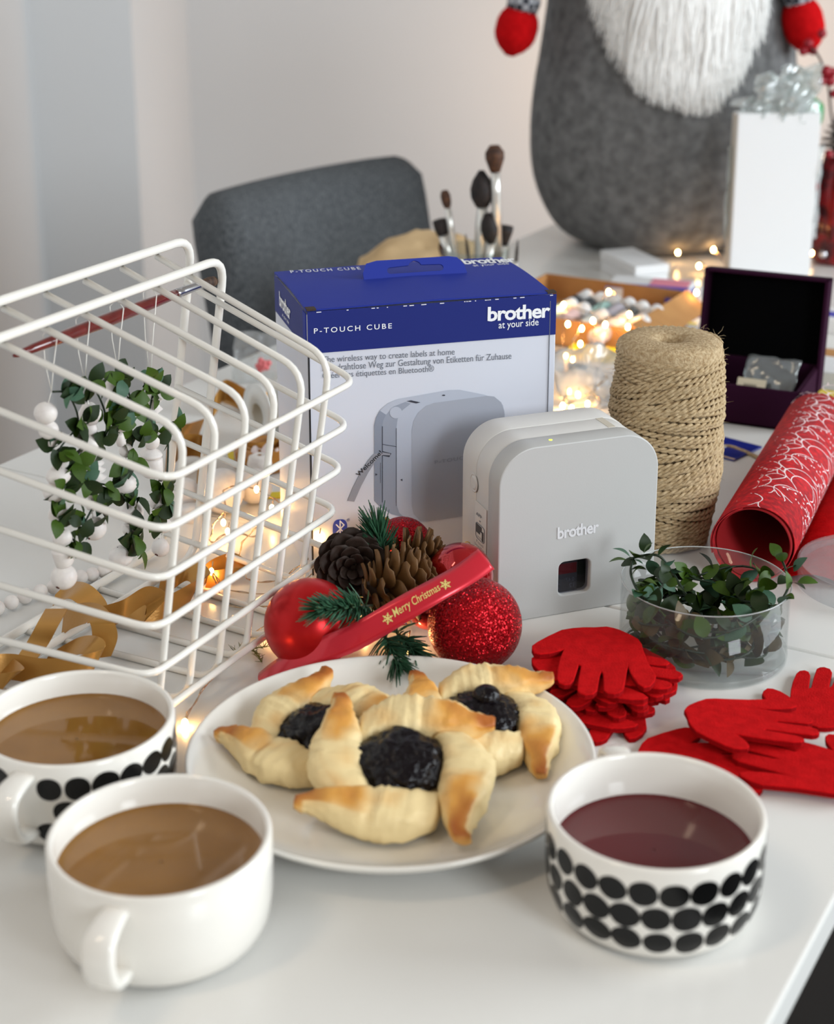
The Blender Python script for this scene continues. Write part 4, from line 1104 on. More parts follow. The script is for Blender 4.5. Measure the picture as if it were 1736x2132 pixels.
def bead_geo(kind, w_, h_):
    a = w_*PXM/2; b = h_*PXM/2
    if kind == 'o': P = [(max(.0004, a*math.sin(PI*k/14)), -b*math.cos(PI*k/14)) for k in range(15)]
    elif kind == 'd': P = [(.0004, -b), (a*.45, -b), (a*.9, -b*.35), (a, 0), (a*.9, b*.35), (a*.45, b), (.0004, b)]
    elif kind == 'c': P = [(.0004, -b), (a*.9, -b), (a, -b*.85), (a, b*.85), (a*.9, b), (.0004, b)]
    elif kind == 's': P = [(.0004, -b), (a*.5, -b), (a, -b*.66), (a*.5, -b*.33), (a, 0), (a*.5, b*.33), (a*.95, b*.66), (a*.4, b), (.0004, b)]
    elif kind == 'r': P = [(.0004, -b), (a*.6, -b*.85), (a*.95, -b*.45), (a*.92, -b*.3), (a, -.1*b), (a*.96, .1*b), (a*.98, b*.3), (a*.8, b*.6), (a*.5, b*.95), (.0004, b)]
    return lathe(P, 26)
ORN = [([(104, 700), (107, 815)], 'string of white wooden beads with leaf twigs, leftmost under the brush', [('o', 95, 860, 46, 44), ('o', 101, 895, 40, 38), ('c', 108, 918, 26, 12), ('o', 126, 962, 34, 34), ('d', 122, 990, 52, 38), ('o', 112, 1025, 44, 40), ('o', 126, 1072, 50, 44), ('o', 130, 1118, 42, 38), ('c', 130, 1158, 38, 38), ('o', 133, 1201, 54, 52)], [(130, 820), (160, 880), (112, 935), (148, 960), (120, 1020), (115, 1080), (145, 1125)]),
       ([(172, 668), (177, 800)], 'string of white wooden beads with leaf twigs, second from left under the brush', [('d', 187, 862, 48, 44), ('o', 188, 893, 30, 30), ('o', 184, 926, 44, 42), ('s', 196, 980, 48, 46), ('o', 190, 1020, 36, 36), ('c', 190, 1050, 20, 20), ('o', 196, 1100, 52, 50)], [(180, 800), (215, 855), (205, 915), (160, 990), (215, 1010), (200, 1040), (165, 1085)]),
       ([(243, 640), (245, 770)], 'string of white wooden beads with leaf twigs, third from left under the brush', [('o', 237, 808, 36, 44), ('o', 237, 845, 36, 40), ('o', 252, 880, 42, 40), ('c', 250, 915, 20, 26), ('o', 262, 938, 30, 30), ('c', 262, 970, 26, 26), ('r', 258, 1008, 54, 44), ('o', 274, 1066, 52, 50), ('c', 268, 1100, 26, 20), ('o', 252, 1158, 54, 46)], [(240, 790), (268, 830), (232, 880), (275, 905), (255, 960), (262, 1035), (262, 1110), (270, 1130)]),
       ([(312, 612), (313, 790)], 'string of white wooden beads with leaf twigs, rightmost under the brush', [('s', 318, 850, 44, 64), ('o', 316, 918, 36, 38), ('d', 314, 945, 50, 22), ('c', 318, 972, 44, 40), ('o', 328, 1045, 36, 36), ('o', 338, 1068, 36, 34), ('o', 342, 1094, 34, 34), ('o', 334, 1140, 40, 42)], [(300, 790), (318, 805), (300, 870), (345, 890), (335, 1005), (330, 1030), (320, 1070)])]
for oi, (th_, lb, beads, twigs) in enumerate(ORN):
    q = random.Random(40+oi); t0 = hp(*th_[0]); t1 = hp(*th_[1])
    t = thing('bead_ornament', lb, 'bead ornament', hp(*beads[-1][1:3]), group='bead ornaments hanging in the basket')
    nrm = BN; tdx = BD
    loop = [t1, t1.lerp(t0, .5)+nrm*.002, t0+nrm*.0048, t0+Vector((0, 0, .005)), t0-nrm*.0048, t1.lerp(t0, .5)-nrm*.002-tdx*.002, t1+Vector((0, 0, .0004))]
    ob('thread', tube(loop, .00032, 4), M_thread, t)
    ob('thread', tube([t1]+[hp(b[1], b[2]) for b in beads], .0004, 4), M_thread, t)
    for k, (kd, x, y, w_, h_) in enumerate(beads):
        M = Matrix.Rotation(R(q.uniform(-14, 14)), 4, 'X') @ Matrix.Rotation(R(q.uniform(-14, 14)), 4, 'Y'); M.translation = hp(x, y)
        ob('bead', xf(bead_geo(kd, w_, h_), M), M_bead, t)
    # visible drilled hole in the lowest bead
    x, y, w_ = beads[-1][1], beads[-1][2], beads[-1][3]; c = hp(x, y); dr = Vector((-.35, -.75, -.55)).normalized(); Mq = dr.to_track_quat('Z', 'Y').to_matrix().to_4x4(); Mq.translation = c
    ob('bead_hole', xf(lathe([(.0011, w_*PXM/2*.97), (.0011, w_*PXM/2*1.005), (.0002, w_*PXM/2*1.005)], 12), Mq), M_hole, t)
    S = spline([hp(*p)+nrm*.004*(1 if i % 2 else .2) for i, p in enumerate([th_[1]]+twigs)], 6)
    ob('twig', tube(S, .0006, 5), M_stem, t)
    for (x, y) in twigs:
        for k in range(8):
            p = hp(x+q.uniform(-8, 8), y+q.uniform(-10, 10))+nrm*q.uniform(.0, .007); a = q.uniform(0, 2*PI)
            d = tdx*math.cos(a)+Vector((0, 0, 1))*math.sin(a)+nrm*q.uniform(-.3, .7)
            leaf(t, p, d, q.uniform(.0100, .0145), q.choice([0, 0, 0, 1, 1, 1, 2]), q.uniform(-.7, .7), up=nrm)

# ---------------------------------------------------------------- bead string and gold ribbon on the table
bs = thing('bead_string', 'string of small white painted beads on the table beyond the basket opening', 'bead string', at(50, 1262, 0))
bl = [(-34, 1268), (-6, 1266), (24, 1254), (52, 1241), (84, 1232), (112, 1222), (140, 1212), (168, 1202), (192, 1196), (218, 1188)]
ob('thread', tube([at(x, y, .0045) for x, y in bl], .0004, 4), M_thread, bs)
for i, (x, y) in enumerate(bl): ob('bead', ball(at(x, y, .0052), .0050-.0002*(i % 3), 20, 12), M_bead, bs)
M_gold = mat('gold_satin_ribbon', (172, 122, 56), .30, metal=.45, col2=(182, 134, 66), nscale=25, bump=.05, bscale=500)
def curl(name, label, pts, hw, wd=.0072, group=None):
    """ribbon band through (px,py,z) points, half width direction hw per point"""
    C = spline([at(*p) for p in pts], 14); H = spline([Vector(h) for h in hw], 14)
    g = solid(strip(C, [h.normalized()*wd for h in H]), .0003); return g
GR = [([(118, 1268, .032), (100, 1300, .028), (78, 1340, .016), (50, 1385, .005), (80, 1402, .003)], [(1, -.3, .15), (1, -.3, .15), (1, -.4, .1), (.9, -.6, .2), (.6, -.8, .3)]),
      ([(-40, 1392, .012), (20, 1388, .010), (90, 1398, .008), (160, 1392, .010), (205, 1372, .013), (190, 1345, .018), (150, 1350, .012), (90, 1385, .004)], [(.1, .5, 1), (.1, .5, 1), (.1, .5, 1), (.1, .3, 1), (.5, .2, 1), (.8, .1, .8), (.4, .6, .6), (.3, .6, .5)]),
      ([(205, 1370, .008), (218, 1330, .018), (212, 1296, .026), (190, 1278, .026), (150, 1284, .018), (130, 1300, .010)], [(1, .1, .1), (1, .1, 0), (1, 0, 0), (.6, .2, .8), (.1, .4, 1), (.1, .4, 1)]),
      ([(110, 1262, .004), (135, 1235, .012), (165, 1232, .018), (195, 1258, .014), (206, 1290, .010)], [(.2, .6, 1), (.4, .6, .7), (.7, .5, .4), (.9, .2, .3), (.9, .1, .3)]),
      ([(206, 1288, .010), (250, 1274, .016), (296, 1244, .022), (325, 1248, .018), (316, 1276, .010), (270, 1282, .006), (230, 1286, .004)], [(.1, .3, 1), (.2, .3, 1), (.4, .2, 1), (1, .1, .6), (.6, .4, .6), (.2, .6, .8), (.2, .6, .8)]),
      ([(300, 1288, .006), (350, 1262, .010), (400, 1232, .010), (418, 1205, .012), (398, 1188, .014), (370, 1200, .010), (330, 1232, .006)], [(.2, .4, 1), (.2, .4, 1), (.3, .3, 1), (1, .2, .6), (.5, .3, 1), (.2, .3, 1), (.2, .3, 1)]),
      ([(405, 1215, .006), (440, 1186, .008), (478, 1172, .010), (494, 1190, .008), (465, 1206, .005), (430, 1212, .003)], [(.2, .3, 1), (.2, .3, 1), (.5, .3, 1), (1, .2, .5), (.3, .5, .8), (.2, .5, .8)]),
      ([(-30, 1430, .006), (10, 1422, .010), (28, 1404, .012), (10, 1392, .010)], [(.3, .3, 1), (.6, .2, 1), (1, 0, .6), (.6, .4, .6)])]
go = thing('gold_ribbon', 'long curled gold satin ribbon lying inside the wire basket', 'ribbon', at(200, 1330, 0))
for pts, hw in GR: ob('ribbon_curl', curl('c', '', pts, hw), M_gold, go, smooth='auto')
# ---------------------------------------------------------------- background: small boxes, tray of paints, open box
def tbox(name, s0, s1, n0, n1, z0, z1, m, label=None, cat=None, parent=None, bev=.0008):
    g = slab(s0, s1, n0, n1, z0, z1, bev)
    if parent: return ob(name, g, m, parent, smooth=False)
    return solo(name, g, m, label, cat, smooth=False)
def obox(p, ang, sx, sy, sz, bev=.0008):
    """box with its near left bottom corner at p, turned by ang"""
    M = Matrix.Translation(Vector(p)) @ Matrix.Rotation(ang, 4, 'Z') @ Matrix.Translation((sx/2, sy/2, 0)); return xf(boxg(sx, sy, sz, bev), M)
M_white = mat('white_card', (230, 230, 230), .45); M_kraft = mat('kraft_board', (190, 140, 84), .8, col2=(172, 122, 70), nscale=30)
sb = thing('small_box', 'small plain white box on the table in front of the gnome', 'box', at(1322, 600))
ob('box_base', obox(at(1322, 600), R(20), .040, .085, .013), M_white, sb, smooth=False)
ob('box_lid', obox(at(1322, 600)+Vector((-.0006, -.0006, .0135)), R(20), .0415, .0865, .0105), M_white, sb, smooth=False)

tray = thing('paint_tray', 'open brown cardboard tray full of little paint bottles', 'tray', tp(1.46, -.62))
S0, S1, T0, T1 = 1.375, 1.535, -.705, -.545
ob('tray_floor', slab(S0, S1, T0, T1, .0006, .002, 0), M_kraft, tray, smooth=False)
for a in ((S0, S0+.002, T0, T1), (S1-.002, S1, T0, T1), (S0, S1, T0, T0+.002), (S0, S1, T1-.002, T1)): ob('tray_side', slab(*a, .0006, .027, 0), M_kraft, tray, smooth=False)
fl = ob('tray_flap', xf(boxg(.15, .030, .0015), frame(TD, -TN*.8+Vector((0, 0, .6)), tp(1.455, T1+.010, .020))), M_kraft, tray, smooth=False)
BC_ = [(60, 62, 66), (70, 74, 76), (168, 206, 200), (196, 190, 200), (90, 92, 90), (206, 196, 190), (176, 208, 204), (222, 196, 196), (120, 122, 124), (228, 206, 198), (206, 214, 212), (214, 202, 206)]
BN_ = ['charcoal', 'dark grey', 'mint', 'lilac grey', 'slate', 'beige', 'pale mint', 'rose', 'mid grey', 'peach', 'ice grey', 'pale pink']
BL = [(1218, 620), (1247, 625), (1278, 631), (1306, 636), (1334, 643), (1363, 651), (1186, 637), (1212, 646), (1300, 664), (1335, 672), (1250, 660), (1282, 676)]
for i, (x, y) in enumerate(BL):
    tip = at(x, y, .024); ax = (-TD*.86-TN*.25+Vector((0, 0, -.22))).normalized()
    t = thing('paint_bottle', 'small %s paint bottle with white cap in the cardboard tray' % BN_[i], 'paint bottle', tip+ax*.02, group='paint bottles in the tray')
    M = (-ax).to_track_quat('Z', 'Y').to_matrix().to_4x4(); M.translation = tip+ax*.002
    ob('cap', xf(lathe([(.0001, .008), (.0068, .008), (.0073, .007), (.0075, -.006), (.0001, -.006)], 16), M), M_white, t)
    ob('bottle_body', xf(lathe([(.0001, -.006), (.0045, -.0062), (.0082, -.010), (.0085, -.028), (.0078, -.031), (.0001, -.031)], 16), M), mat('paint_%d' % i, BC_[i], .3), t)

M_yel = mat('yellow_card', (232, 206, 30), .5)
pk = thing('craft_packet', 'yellow and white craft packet in front of the paint tray', 'packet', at(1180, 770))
ob('packet_body', obox(at(1160, 772), R(-22), .075, .05, .012), M_white, pk, smooth=False)
ob('packet_print', obox(at(1160, 772)+Vector((0, 0, .0122)), R(-22), .075, .05, .0006, 0), M_yel, pk, smooth=False)
ob('packet_side_print', obox(at(1160, 772)+Vector((.01, -.0052, .004)), R(-22), .016, .001, .005, 0), M_ink, pk, smooth=False)
M_pink = mat('pink_print', (226, 140, 158), .5); M_blue2 = mat('cobalt_print', (52, 62, 176), .4)
def flat_pack(name, px, ang, sx, sy, h, m, label, extra=()):
    p = at(*px); t = thing(name, label, 'packet', p)
    ob('packet_body', obox(p, ang, sx, sy, h), m, t, smooth=False)
    for (x, y, a, b, mm) in extra:
        o = Matrix.Rotation(ang, 4, 'Z') @ Vector((x, y, h)); ob('printed_panel', obox(p+o, ang, a, b, .0005, 0), mm, t, smooth=False)
    return t
flat_pack('craft_packet', (1258, 640), R(-18), .085, .055, .022, M_white, 'blue and pink craft packet lying behind the paint tray', ((.0, .0, .085, .02, M_blue2), (.042, .02, .04, .03, M_pink)))
flat_pack('craft_packet', (1382, 660), R(-12), .045, .06, .018, M_blue2, 'blue packet between paint tray and dark purple box', ((.028, .0, .017, .06, M_white), (.0, .036, .012, .012, M_white)))
flat_pack('craft_packet', (1424, 700), R(-25), .03, .03, .012, M_white, 'white packet with yellow spot left of the dark purple box', ((.002, .002, .008, .007, M_yel), (.014, .0, .012, .008, M_blue2)))
# right edge of the frame
flat_pack('craft_packet', (1690, 690), R(-25), .07, .05, .014, M_white, 'blue and white packet right of the dark purple box', ((.0, .012, .07, .018, M_blue2),))
flat_pack('cardboard_sheet', (1690, 768), R(-25), .07, .06, .004, M_kraft, 'brown cardboard sheet at right edge beyond the purple box')
flat_pack('white_carton', (1682, 806), R(-25), .075, .05, .016, M_white, 'small white carton at right edge beside the purple box')
flat_pack('yellow_strip', (1684, 822), R(-25), .07, .012, .003, M_yel, 'yellow strip on the table at right edge beside the carton')
flat_pack('blue_packet', (1528, 962), R(48), .042, .085, .0018, mat('blue_packet_print', (26, 40, 130), .3), 'blue flat packet on the table below the dark purple box', ((.012, .02, .012, .004, M_white), (.0, .0, .0015, .085, mat('packet_edge', (206, 180, 160), .5))))

# dark purple box, lid open
M_plum = mat('plum_velvet', (44, 14, 36), .9, spec=.1); M_blackv = mat('black_lining', (5, 5, 6), 1, spec=.05); M_plum2 = mat('plum_lining', (84, 42, 78), .8)
pa = Vector((.3085, 1.250, 0)); pang = R(-24); pw, pd, ph = .102, .085, .034
px_ = Vector((math.cos(pang), math.sin(pang), 0)); py_ = Vector((-px_.y, px_.x, 0)); pl = pa-px_*pw
jb = thing('gift_box', 'open dark purple gift box with black lining', 'gift box', pl+px_*pw/2+py_*pd/2)
def jbox(x0, x1, y0, y1, z0, z1): return xf(box2((x0, y0, z0), (x1, y1, z1), .0006), Matrix((px_, py_, Vector((0, 0, 1)))).transposed().to_4x4())
def jp(name, a, m):
    g = jbox(*a); return ob(name, mv(g, pl), m, jb, smooth=False)
jp('box_floor', (0, pw, 0, pd, .0004, .003), M_blackv)
for a in ((0, pw, 0, .003, .0004, ph), (0, pw, pd-.003, pd, .0004, ph), (0, .003, 0, pd, .0004, ph), (pw-.003, pw, 0, pd, .0004, ph)): jp('box_side', a, M_plum)
for a in ((.003, pw-.003, .003, .0045, .003, ph-.001), (.003, .0045, .003, pd-.003, .003, ph-.001)): jp('lining', a, M_blackv)
jp('lining', (pw-.0045, pw-.003, .003, pd-.003, .003, ph-.001), M_plum2)
# lid hinged at the back, leaning slightly backwards
e2 = (Vector((0, 0, 1))*math.cos(R(9))+py_*math.sin(R(9))).normalized(); e3 = px_.cross(e2)
ML = Matrix((px_, e2, e3)).transposed().to_4x4(); ML.translation = pl+py_*(pd+.001)+Vector((0, 0, ph-.022))
LH = .096
def lidp(name, a, b, m): return ob(name, xf(box2(a, b, .0006), ML), m, jb, smooth=False)
lidp('lid_panel', (-.002, 0, -.003), (pw+.002, LH, 0), M_plum); lidp('lid_lining', (.002, .003, 0), (pw-.002, LH-.003, .0012), M_blackv)
lidp('lid_edge', (-.002, LH-.003, 0), (pw+.002, LH, .017), M_plum); lidp('lid_edge', (-.002, .0, 0), (.001, LH, .017), M_plum); lidp('lid_edge', (pw-.001, .0, 0), (pw+.002, LH, .017), M_plum)
film = clear_plastic('clear_film', (250, 250, 250), .25, .12, dull=.12)
def crumple(M, sx, sy, amp, seed, nu=14, nv=14, fs=60):
    V, F = [], []
    for j in range(nv+1):
        for i in range(nu+1):
            x = (i/nu-.5)*sx; y = (j/nv)*sy; h = amp*(nz((x, y, 0), fs, seed)+.6*nz((x, y, 0), fs*2.3, seed+2)); k = amp*nz((x, y, 1), fs*1.3, seed+5)
            V.append(M @ Vector((x+k, y+k*.7, h)))
    for j in range(nv):
        for i in range(nu): a = j*(nu+1)+i; F.append((a, a+1, a+nu+2, a+nu+1))
    return V, F
bagM = Matrix((px_, (Vector((0, 0, .75))+py_*.6).normalized(), px_.cross((Vector((0, 0, .75))+py_*.6).normalized()))).transposed().to_4x4(); bagM.translation = pl+px_*.068+py_*.030+Vector((0, 0, .004))
cb = thing('clear_bag', 'clear plastic bag with paper tag standing in the purple box', 'bag', bagM.translation)
ob('film', solid(crumple(bagM, .045, .050, .004, 4), .0003), clear_plastic('bag_film', (210, 220, 220), .3, .15, dull=.10), cb)
tg = bagM @ Vector((-.014, .004, .006)); tM = bagM.copy(); tM.translation = tg
ob('paper_tag', xf(box2((-.012, 0, 0), (.012, .022, .0006)), tM), mat('beige_tag', (206, 194, 168), .7), cb, smooth=False)
ob('barcode', join(*[xf(box2((-.006+k*.0016, .010, .0007), (-.0053+k*.0016, .017, .0008)), tM) for k in range(7)]), M_ink, cb, smooth=False, kind='stuff')

# ---------------------------------------------------------------- tall white pack in cellophane
wp = at(1517, 592); wang = R(3)
tk = thing('wrapped_white_pack', 'tall white carton in crinkled cellophane standing before the gnome', 'pack', wp+Vector((.045, .012, 0)))
ob('carton', obox(wp, wang, .0895, .022, .187, .001), M_white, tk, smooth=False)
ob('carton_edge', obox(wp+Vector((-.0012, .001, .001)), wang, .0012, .02, .184, 0), mat('grey_board_edge', (196, 188, 176), .8), tk, smooth=False)
cm = clear_plastic('crinkled_cellophane', (244, 248, 246), .6, .10, dull=.25)
for i, (x, y, sx, sy, sd) in enumerate(((1625, 252, .058, .050, 1), (1660, 250, .042, .058, 6), (1600, 255, .070, .026, 9))):
    M = Matrix.Rotation(R(90), 4, 'X'); M.translation = aty(x, y, wp.y+.006+.004*i); ob('cellophane', solid(crumple(M, sx, sy, .011, sd, 18, 18, 75), .0002), cm, tk, smooth=False)
for sx in (-.004, .0935):
    M = Matrix.Rotation(R(90), 4, 'X') @ Matrix.Rotation(R(60), 4, 'Y'); M.translation = wp+Vector((sx, .01, .05)); ob('cellophane', solid(crumple(M, .012, .10, .003, 3), .0002), cm, tk, smooth=False)
M_grn = mat('green_bow', (40, 140, 76), .3, coat=.3)
solo('green_bow', mv(xf((lambda g: ([Vector((v.x*.014*(1+.3*nz(v, 3, 2)), v.y*.008, v.z*.020)) for v in g[0]], g[1]))(ico(3)), Matrix.Rotation(R(-25), 4, 'Y')), aty(1686, 232, wp.y+.03)), M_grn, 'shiny green bow behind the cellophane wrapped pack', 'bow')
# red decorations at the far right
rv = at(1742, 545); M_redg = mat('red_mercury_glass', (150, 14, 22), .12, metal=.35, col2=(70, 8, 16), nscale=60, lo=.4, hi=.6, coat=.5)
rvt = thing('red_glass_vase', 'red glass vase of ornaments at right edge behind white pack', 'vase', rv)
ob('vase_body', mv(lathe([(.0005, 0), (.026, 0), (.032, .008), (.033, .05), (.031, .09), (.025, .115), (.023, .125), (.021, .125), (.023, .113), (.029, .09), (.031, .05), (.030, .010), (.0005, .006)], 40), rv), M_redg, rvt)
q = random.Random(6)
for k in range(12):
    a = q.uniform(PI, 2*PI); z = q.uniform(.015, .11); r = .0335
    ob('ornament_bead', ball(rv+Vector((r*math.cos(a), r*math.sin(a), z)), q.uniform(.003, .006), 12, 8), [M_redg, mat('silver_bead%d' % k, (220, 220, 224), .15, metal=1), M_gloss][k % 3], rvt)
fc = thing('frosted_pine_cone', 'snow tipped pine cone resting on the red glass vase', 'pine cone', rv+Vector((0, 0, .135)))
core = ob('cone_core', mv(lathe([(.001, -.005), (.012, .0), (.014, .015), (.008, .035), (.001, .045)], 14), rv+Vector((-.004, 0, .13))), M_core, fc)
SF = scale_mesh('scale_frosted', mat('frosted_scale', (190, 182, 178), .7, col2=(84, 60, 48), nscale=120, lo=.45, hi=.6))
for i in range(44):
    f_ = i/43; a = i*2.39996; out = Vector((math.cos(a), math.sin(a), 0)); el = R(5+60*f_); d = out*math.cos(el)+Vector((0, 0, math.sin(el))); tg = Vector((-out.y, out.x, 0))
    o = bpy.data.objects.new('scale', SF); COL.objects.link(o); o.parent = core; o.location = Vector((-.004, 0, -.005+.0))+out*.008*(1-f_*.6)+Vector((0, 0, .002+.036*f_)); o.rotation_euler = Matrix((tg, d, tg.cross(d))).transposed().to_euler(); L_ = .019*(1-.5*f_); o.scale = (L_,)*3
bbz = thing('berry_branch', 'red berry branch rising at the right edge beside the gnome mitten', 'berry branch', rv+Vector((0, .0, .125)))
st_ = [rv+Vector((0, .004, .11)), aty(1732, 250, rv.y), aty(1724, 180, rv.y-.01), aty(1708, 125, rv.y-.02), aty(1690, 100, rv.y-.03)]
ob('branch', tube(spline(st_, 6), .0013, 6), mat('bark', (60, 40, 36), .8), bbz)
for k, (x, y, r) in enumerate(((1711, 70, 10), (1672, 107, 9), (1683, 90, 10), (1693, 106, 9), (1720, 148, 12), (1728, 168, 12), (1712, 168, 10), (1733, 150, 10), (1736, 195, 9), (1725, 320, 9))):
    ob('berry', ball(aty(x, y, rv.y-.02), r*1.8/FPX, 14, 10), mat('berry_red%d' % k, (150, 20, 36), .35), bbz)

# ---------------------------------------------------------------- brush pot, brushes and paper bag behind the product box
pot = at(988, 690); pot.z = 0
M_glass = clear_plastic('jar_glass', (236, 240, 240), .3, .03)
jar = solo('brush_jar', mv(lathe([(.0005, 0), (.031, 0), (.033, .004), (.033, .085), (.0315, .085), (.0312, .006), (.0005, .004)], 40), pot), M_glass, 'clear jar of paint brushes standing behind the blue box', 'jar', loc=pot)
M_brown_h = mat('brown_bristle', (88, 54, 32), .7, col2=(54, 34, 24), nscale=200); M_dark_h = mat('black_bristle', (40, 30, 28), .7, col2=(22, 18, 18), nscale=200)
M_silver = mat('bright_ferrule', (226, 224, 218), .3, metal=.8); M_hdl = mat('brush_handle_grey', (120, 116, 108), .35)
# tip px, ferrule start px, lower px, bristle widths (px), kind, label
BR = [((1029, 303), (1031, 358), (1036, 545), [9, 17, 17, 13, 9], M_brown_h, 9, 'tallest round paint brush with brown bristles in the jar'),
      ((1002, 355), (1004, 430), (998, 545), [5, 16, 21, 20, 12], M_dark_h, 11, 'fat dark mop paint brush next to the tallest brush'),
      ((925, 397), (932, 434), (950, 545), [6, 9, 9, 8, 5], M_brown_h, 6, 'slim round paint brush leaning left in the jar'),
      ((914, 458), (922, 488), (940, 545), [13, 13, 13, 12, 11], M_dark_h, 10, 'flat black paint brush leaning left beneath the slim brush'),
      ((1015, 444), (1024, 506), (1016, 545), [6, 14, 17, 15, 8], M_dark_h, 8, 'dark oval paint brush low in front of the fat mop'),
      ((1030, 434), (1034, 462), (1036, 545), [3, 7, 8, 8, 6], M_brown_h, 5, 'small brown paint brush just behind the dark oval brush'),
      ((1053, 471), (1048, 510), (1046, 545), [14, 14, 12, 10, 8], M_dark_h, 7, 'angled dark paint brush at right in the jar'),
      ((918, 505), (929, 535), (940, 560), [4, 8, 9, 9, 7], M_brown_h, 6, 'short brown paint brush lowest at left in the jar'),
      ((969, 488), (976, 545), (980, 560), [1, 2, 3, 3, 3], M_dark_h, 3, 'very thin liner paint brush in middle of the jar'),
      ((1078, 500), (1074, 545), (1072, 560), [1, 2, 3, 3, 3], M_dark_h, 3, 'very thin liner paint brush at far right of the jar')]
sc = 1.82/FPX
for i, (tp_, fs_, lo_, bw, hm, fw, lb) in enumerate(BR):
    Yb = pot.y-.012+.006*(i % 4); a = aty(*tp_, Yb); b = aty(*fs_, Yb); c = aty(*lo_, Yb); d = (c-b).normalized()
    t = thing('paint_brush', lb, 'paint brush', Vector((c.x, c.y, 0)) if False else c, group='paint brushes in the jar')
    ob('bristles', tube([a.lerp(b, k/4) for k in range(5)], [w_*sc for w_ in bw], 12), hm, t)
    fe = b+d*.085; ob('ferrule', tube([b-d*.001, b+d*.02, fe], [fw*.9*sc, fw*sc, fw*sc*.95], 12), M_silver, t)
    bottom = Vector((pot.x+(fe.x-pot.x)*.5, pot.y+(fe.y-pot.y)*.5, .008)); ob('handle', tube([fe-d*.002, fe.lerp(bottom, .5), bottom], [fw*.9*sc, fw*.8*sc, fw*.4*sc], 10), M_hdl, t)
# crumpled paper bag
bgp = at(876, 634); g = ico(4); V = []
for v in g[0]:
    k = 1+.22*nz(v, 1.7, 4)+.13*abs(nz(v, 4, 2))+.05*nz(v, 9, 3); x = v.x*.068*k; z = max(0, .034+v.z*.040*k+.012*v.x)
    V.append(Vector((bgp.x+x, bgp.y+v.y*.042*k, z)))
solo('paper_bag', (V, g[1]), mat('kraft_paper', (214, 184, 140), .8, col2=(196, 164, 120), nscale=18, bump=.15, bscale=30), 'crumpled beige paper bag behind the blue box', 'paper bag', loc=bgp)

# ---------------------------------------------------------------- things on the table between basket and box
def px_ball(x, y, rpx, m, name, label, z=None):
    r = rpx*1.1/FPX; c = at(x, y, r); return solo(name, ball(c, r, 32, 20), m, label, 'wooden ball', loc=Vector((c.x, c.y, 0)))
px_ball(462, 1022, 50, M_bead, 'wooden_ball', 'largest white wooden ball behind the basket')
px_ball(530, 1012, 40, M_bead, 'wooden_ball', 'white wooden ball right of the largest one behind the basket')
px_ball(384, 1026, 34, M_bead, 'wooden_ball', 'smaller white wooden ball left of the largest one behind the basket')
p = at(398, 1082); solo('wooden_disc', mv(lathe([(.0003, 0), (.0075, 0), (.008, .001), (.008, .009), (.0075, .010), (.0003, .010)], 24), p), M_bead, 'short white wooden cylinder in front of the white balls', 'wooden cylinder', loc=p)
p = at(541, 992, 0); t = thing('large_bead', 'white bead with hole beside the amber tape roll', 'bead', p)
ob('bead_body', mv(lathe([(.0018, .0165), (.004, .018), (.008, .016), (.0095, .010), (.008, .003), (.004, .0005), (.0018, .002)], 24), p), M_bead, t); ob('bead_hole', mv(lathe([(.0019, .016), (.0019, .004), (.0001, .004)], 12), p), M_hole, t)
M_amber = mat('amber_tape', (196, 130, 48), .15, trans=.25, coat=.4)
p = at(558, 985, 0); tr_ = thing('tape_roll', 'roll of amber packing tape lying behind the basket', 'tape roll', p)
ob('tape', mv(lathe([(.015, .001), (.0235, .001), (.0235, .017), (.015, .017), (.015, .001)], 40), p+Vector((-.004, .018, 0))), M_amber, tr_); ob('tape_core', mv(lathe([(.0135, .0008), (.015, .0008), (.015, .0172), (.0135, .0172), (.0135, .0008)], 40), p+Vector((-.004, .018, 0))), M_kraft, tr_)
flat_pack('yellow_card', (478, 962), R(12), .040, .022, .0012, M_yel, 'yellow card behind the amber tape roll')
flat_pack('yellow_card', (555, 1040), R(8), .018, .012, .0012, M_yel, 'small yellow card at the foot of the product box')
p = at(548, 950, .012); solo('sea_shell', mv((lambda g: ([Vector((v.x*.013, v.y*.009, v.z*.007+.003*math.sin(v.x*9))) for v in g[0]], g[1]))(ico(3)), p), mat('pinkish_shell', (232, 214, 210), .4), 'pale pink shell lying on the amber tape roll', 'shell')
# white ribbon spool standing on its edge
p = at(566, 925, 0); sp_ = thing('ribbon_spool', 'white plastic ribbon spool standing beside the product box', 'spool', p)
M = Matrix.Rotation(R(90), 4, 'Y') ; M = Matrix.Rotation(R(-58), 4, 'Z') @ Matrix.Rotation(R(90), 4, 'X'); M.translation = p+Vector((0, 0, .026))
M_sp = mat('white_spool_plastic', (226, 226, 222), .35)
for z in (-.012, .0105): ob('spool_disc', xf(lathe([(.010, z), (.026, z), (.026, z+.0015), (.010, z+.0015), (.010, z)], 40), M), M_sp, sp_)
ob('spool_hub', xf(lathe([(.010, -.012), (.012, -.012), (.012, .0115), (.010, .0115), (.010, -.012)], 32), M), mat('hub_beige', (196, 190, 176), .5), sp_)
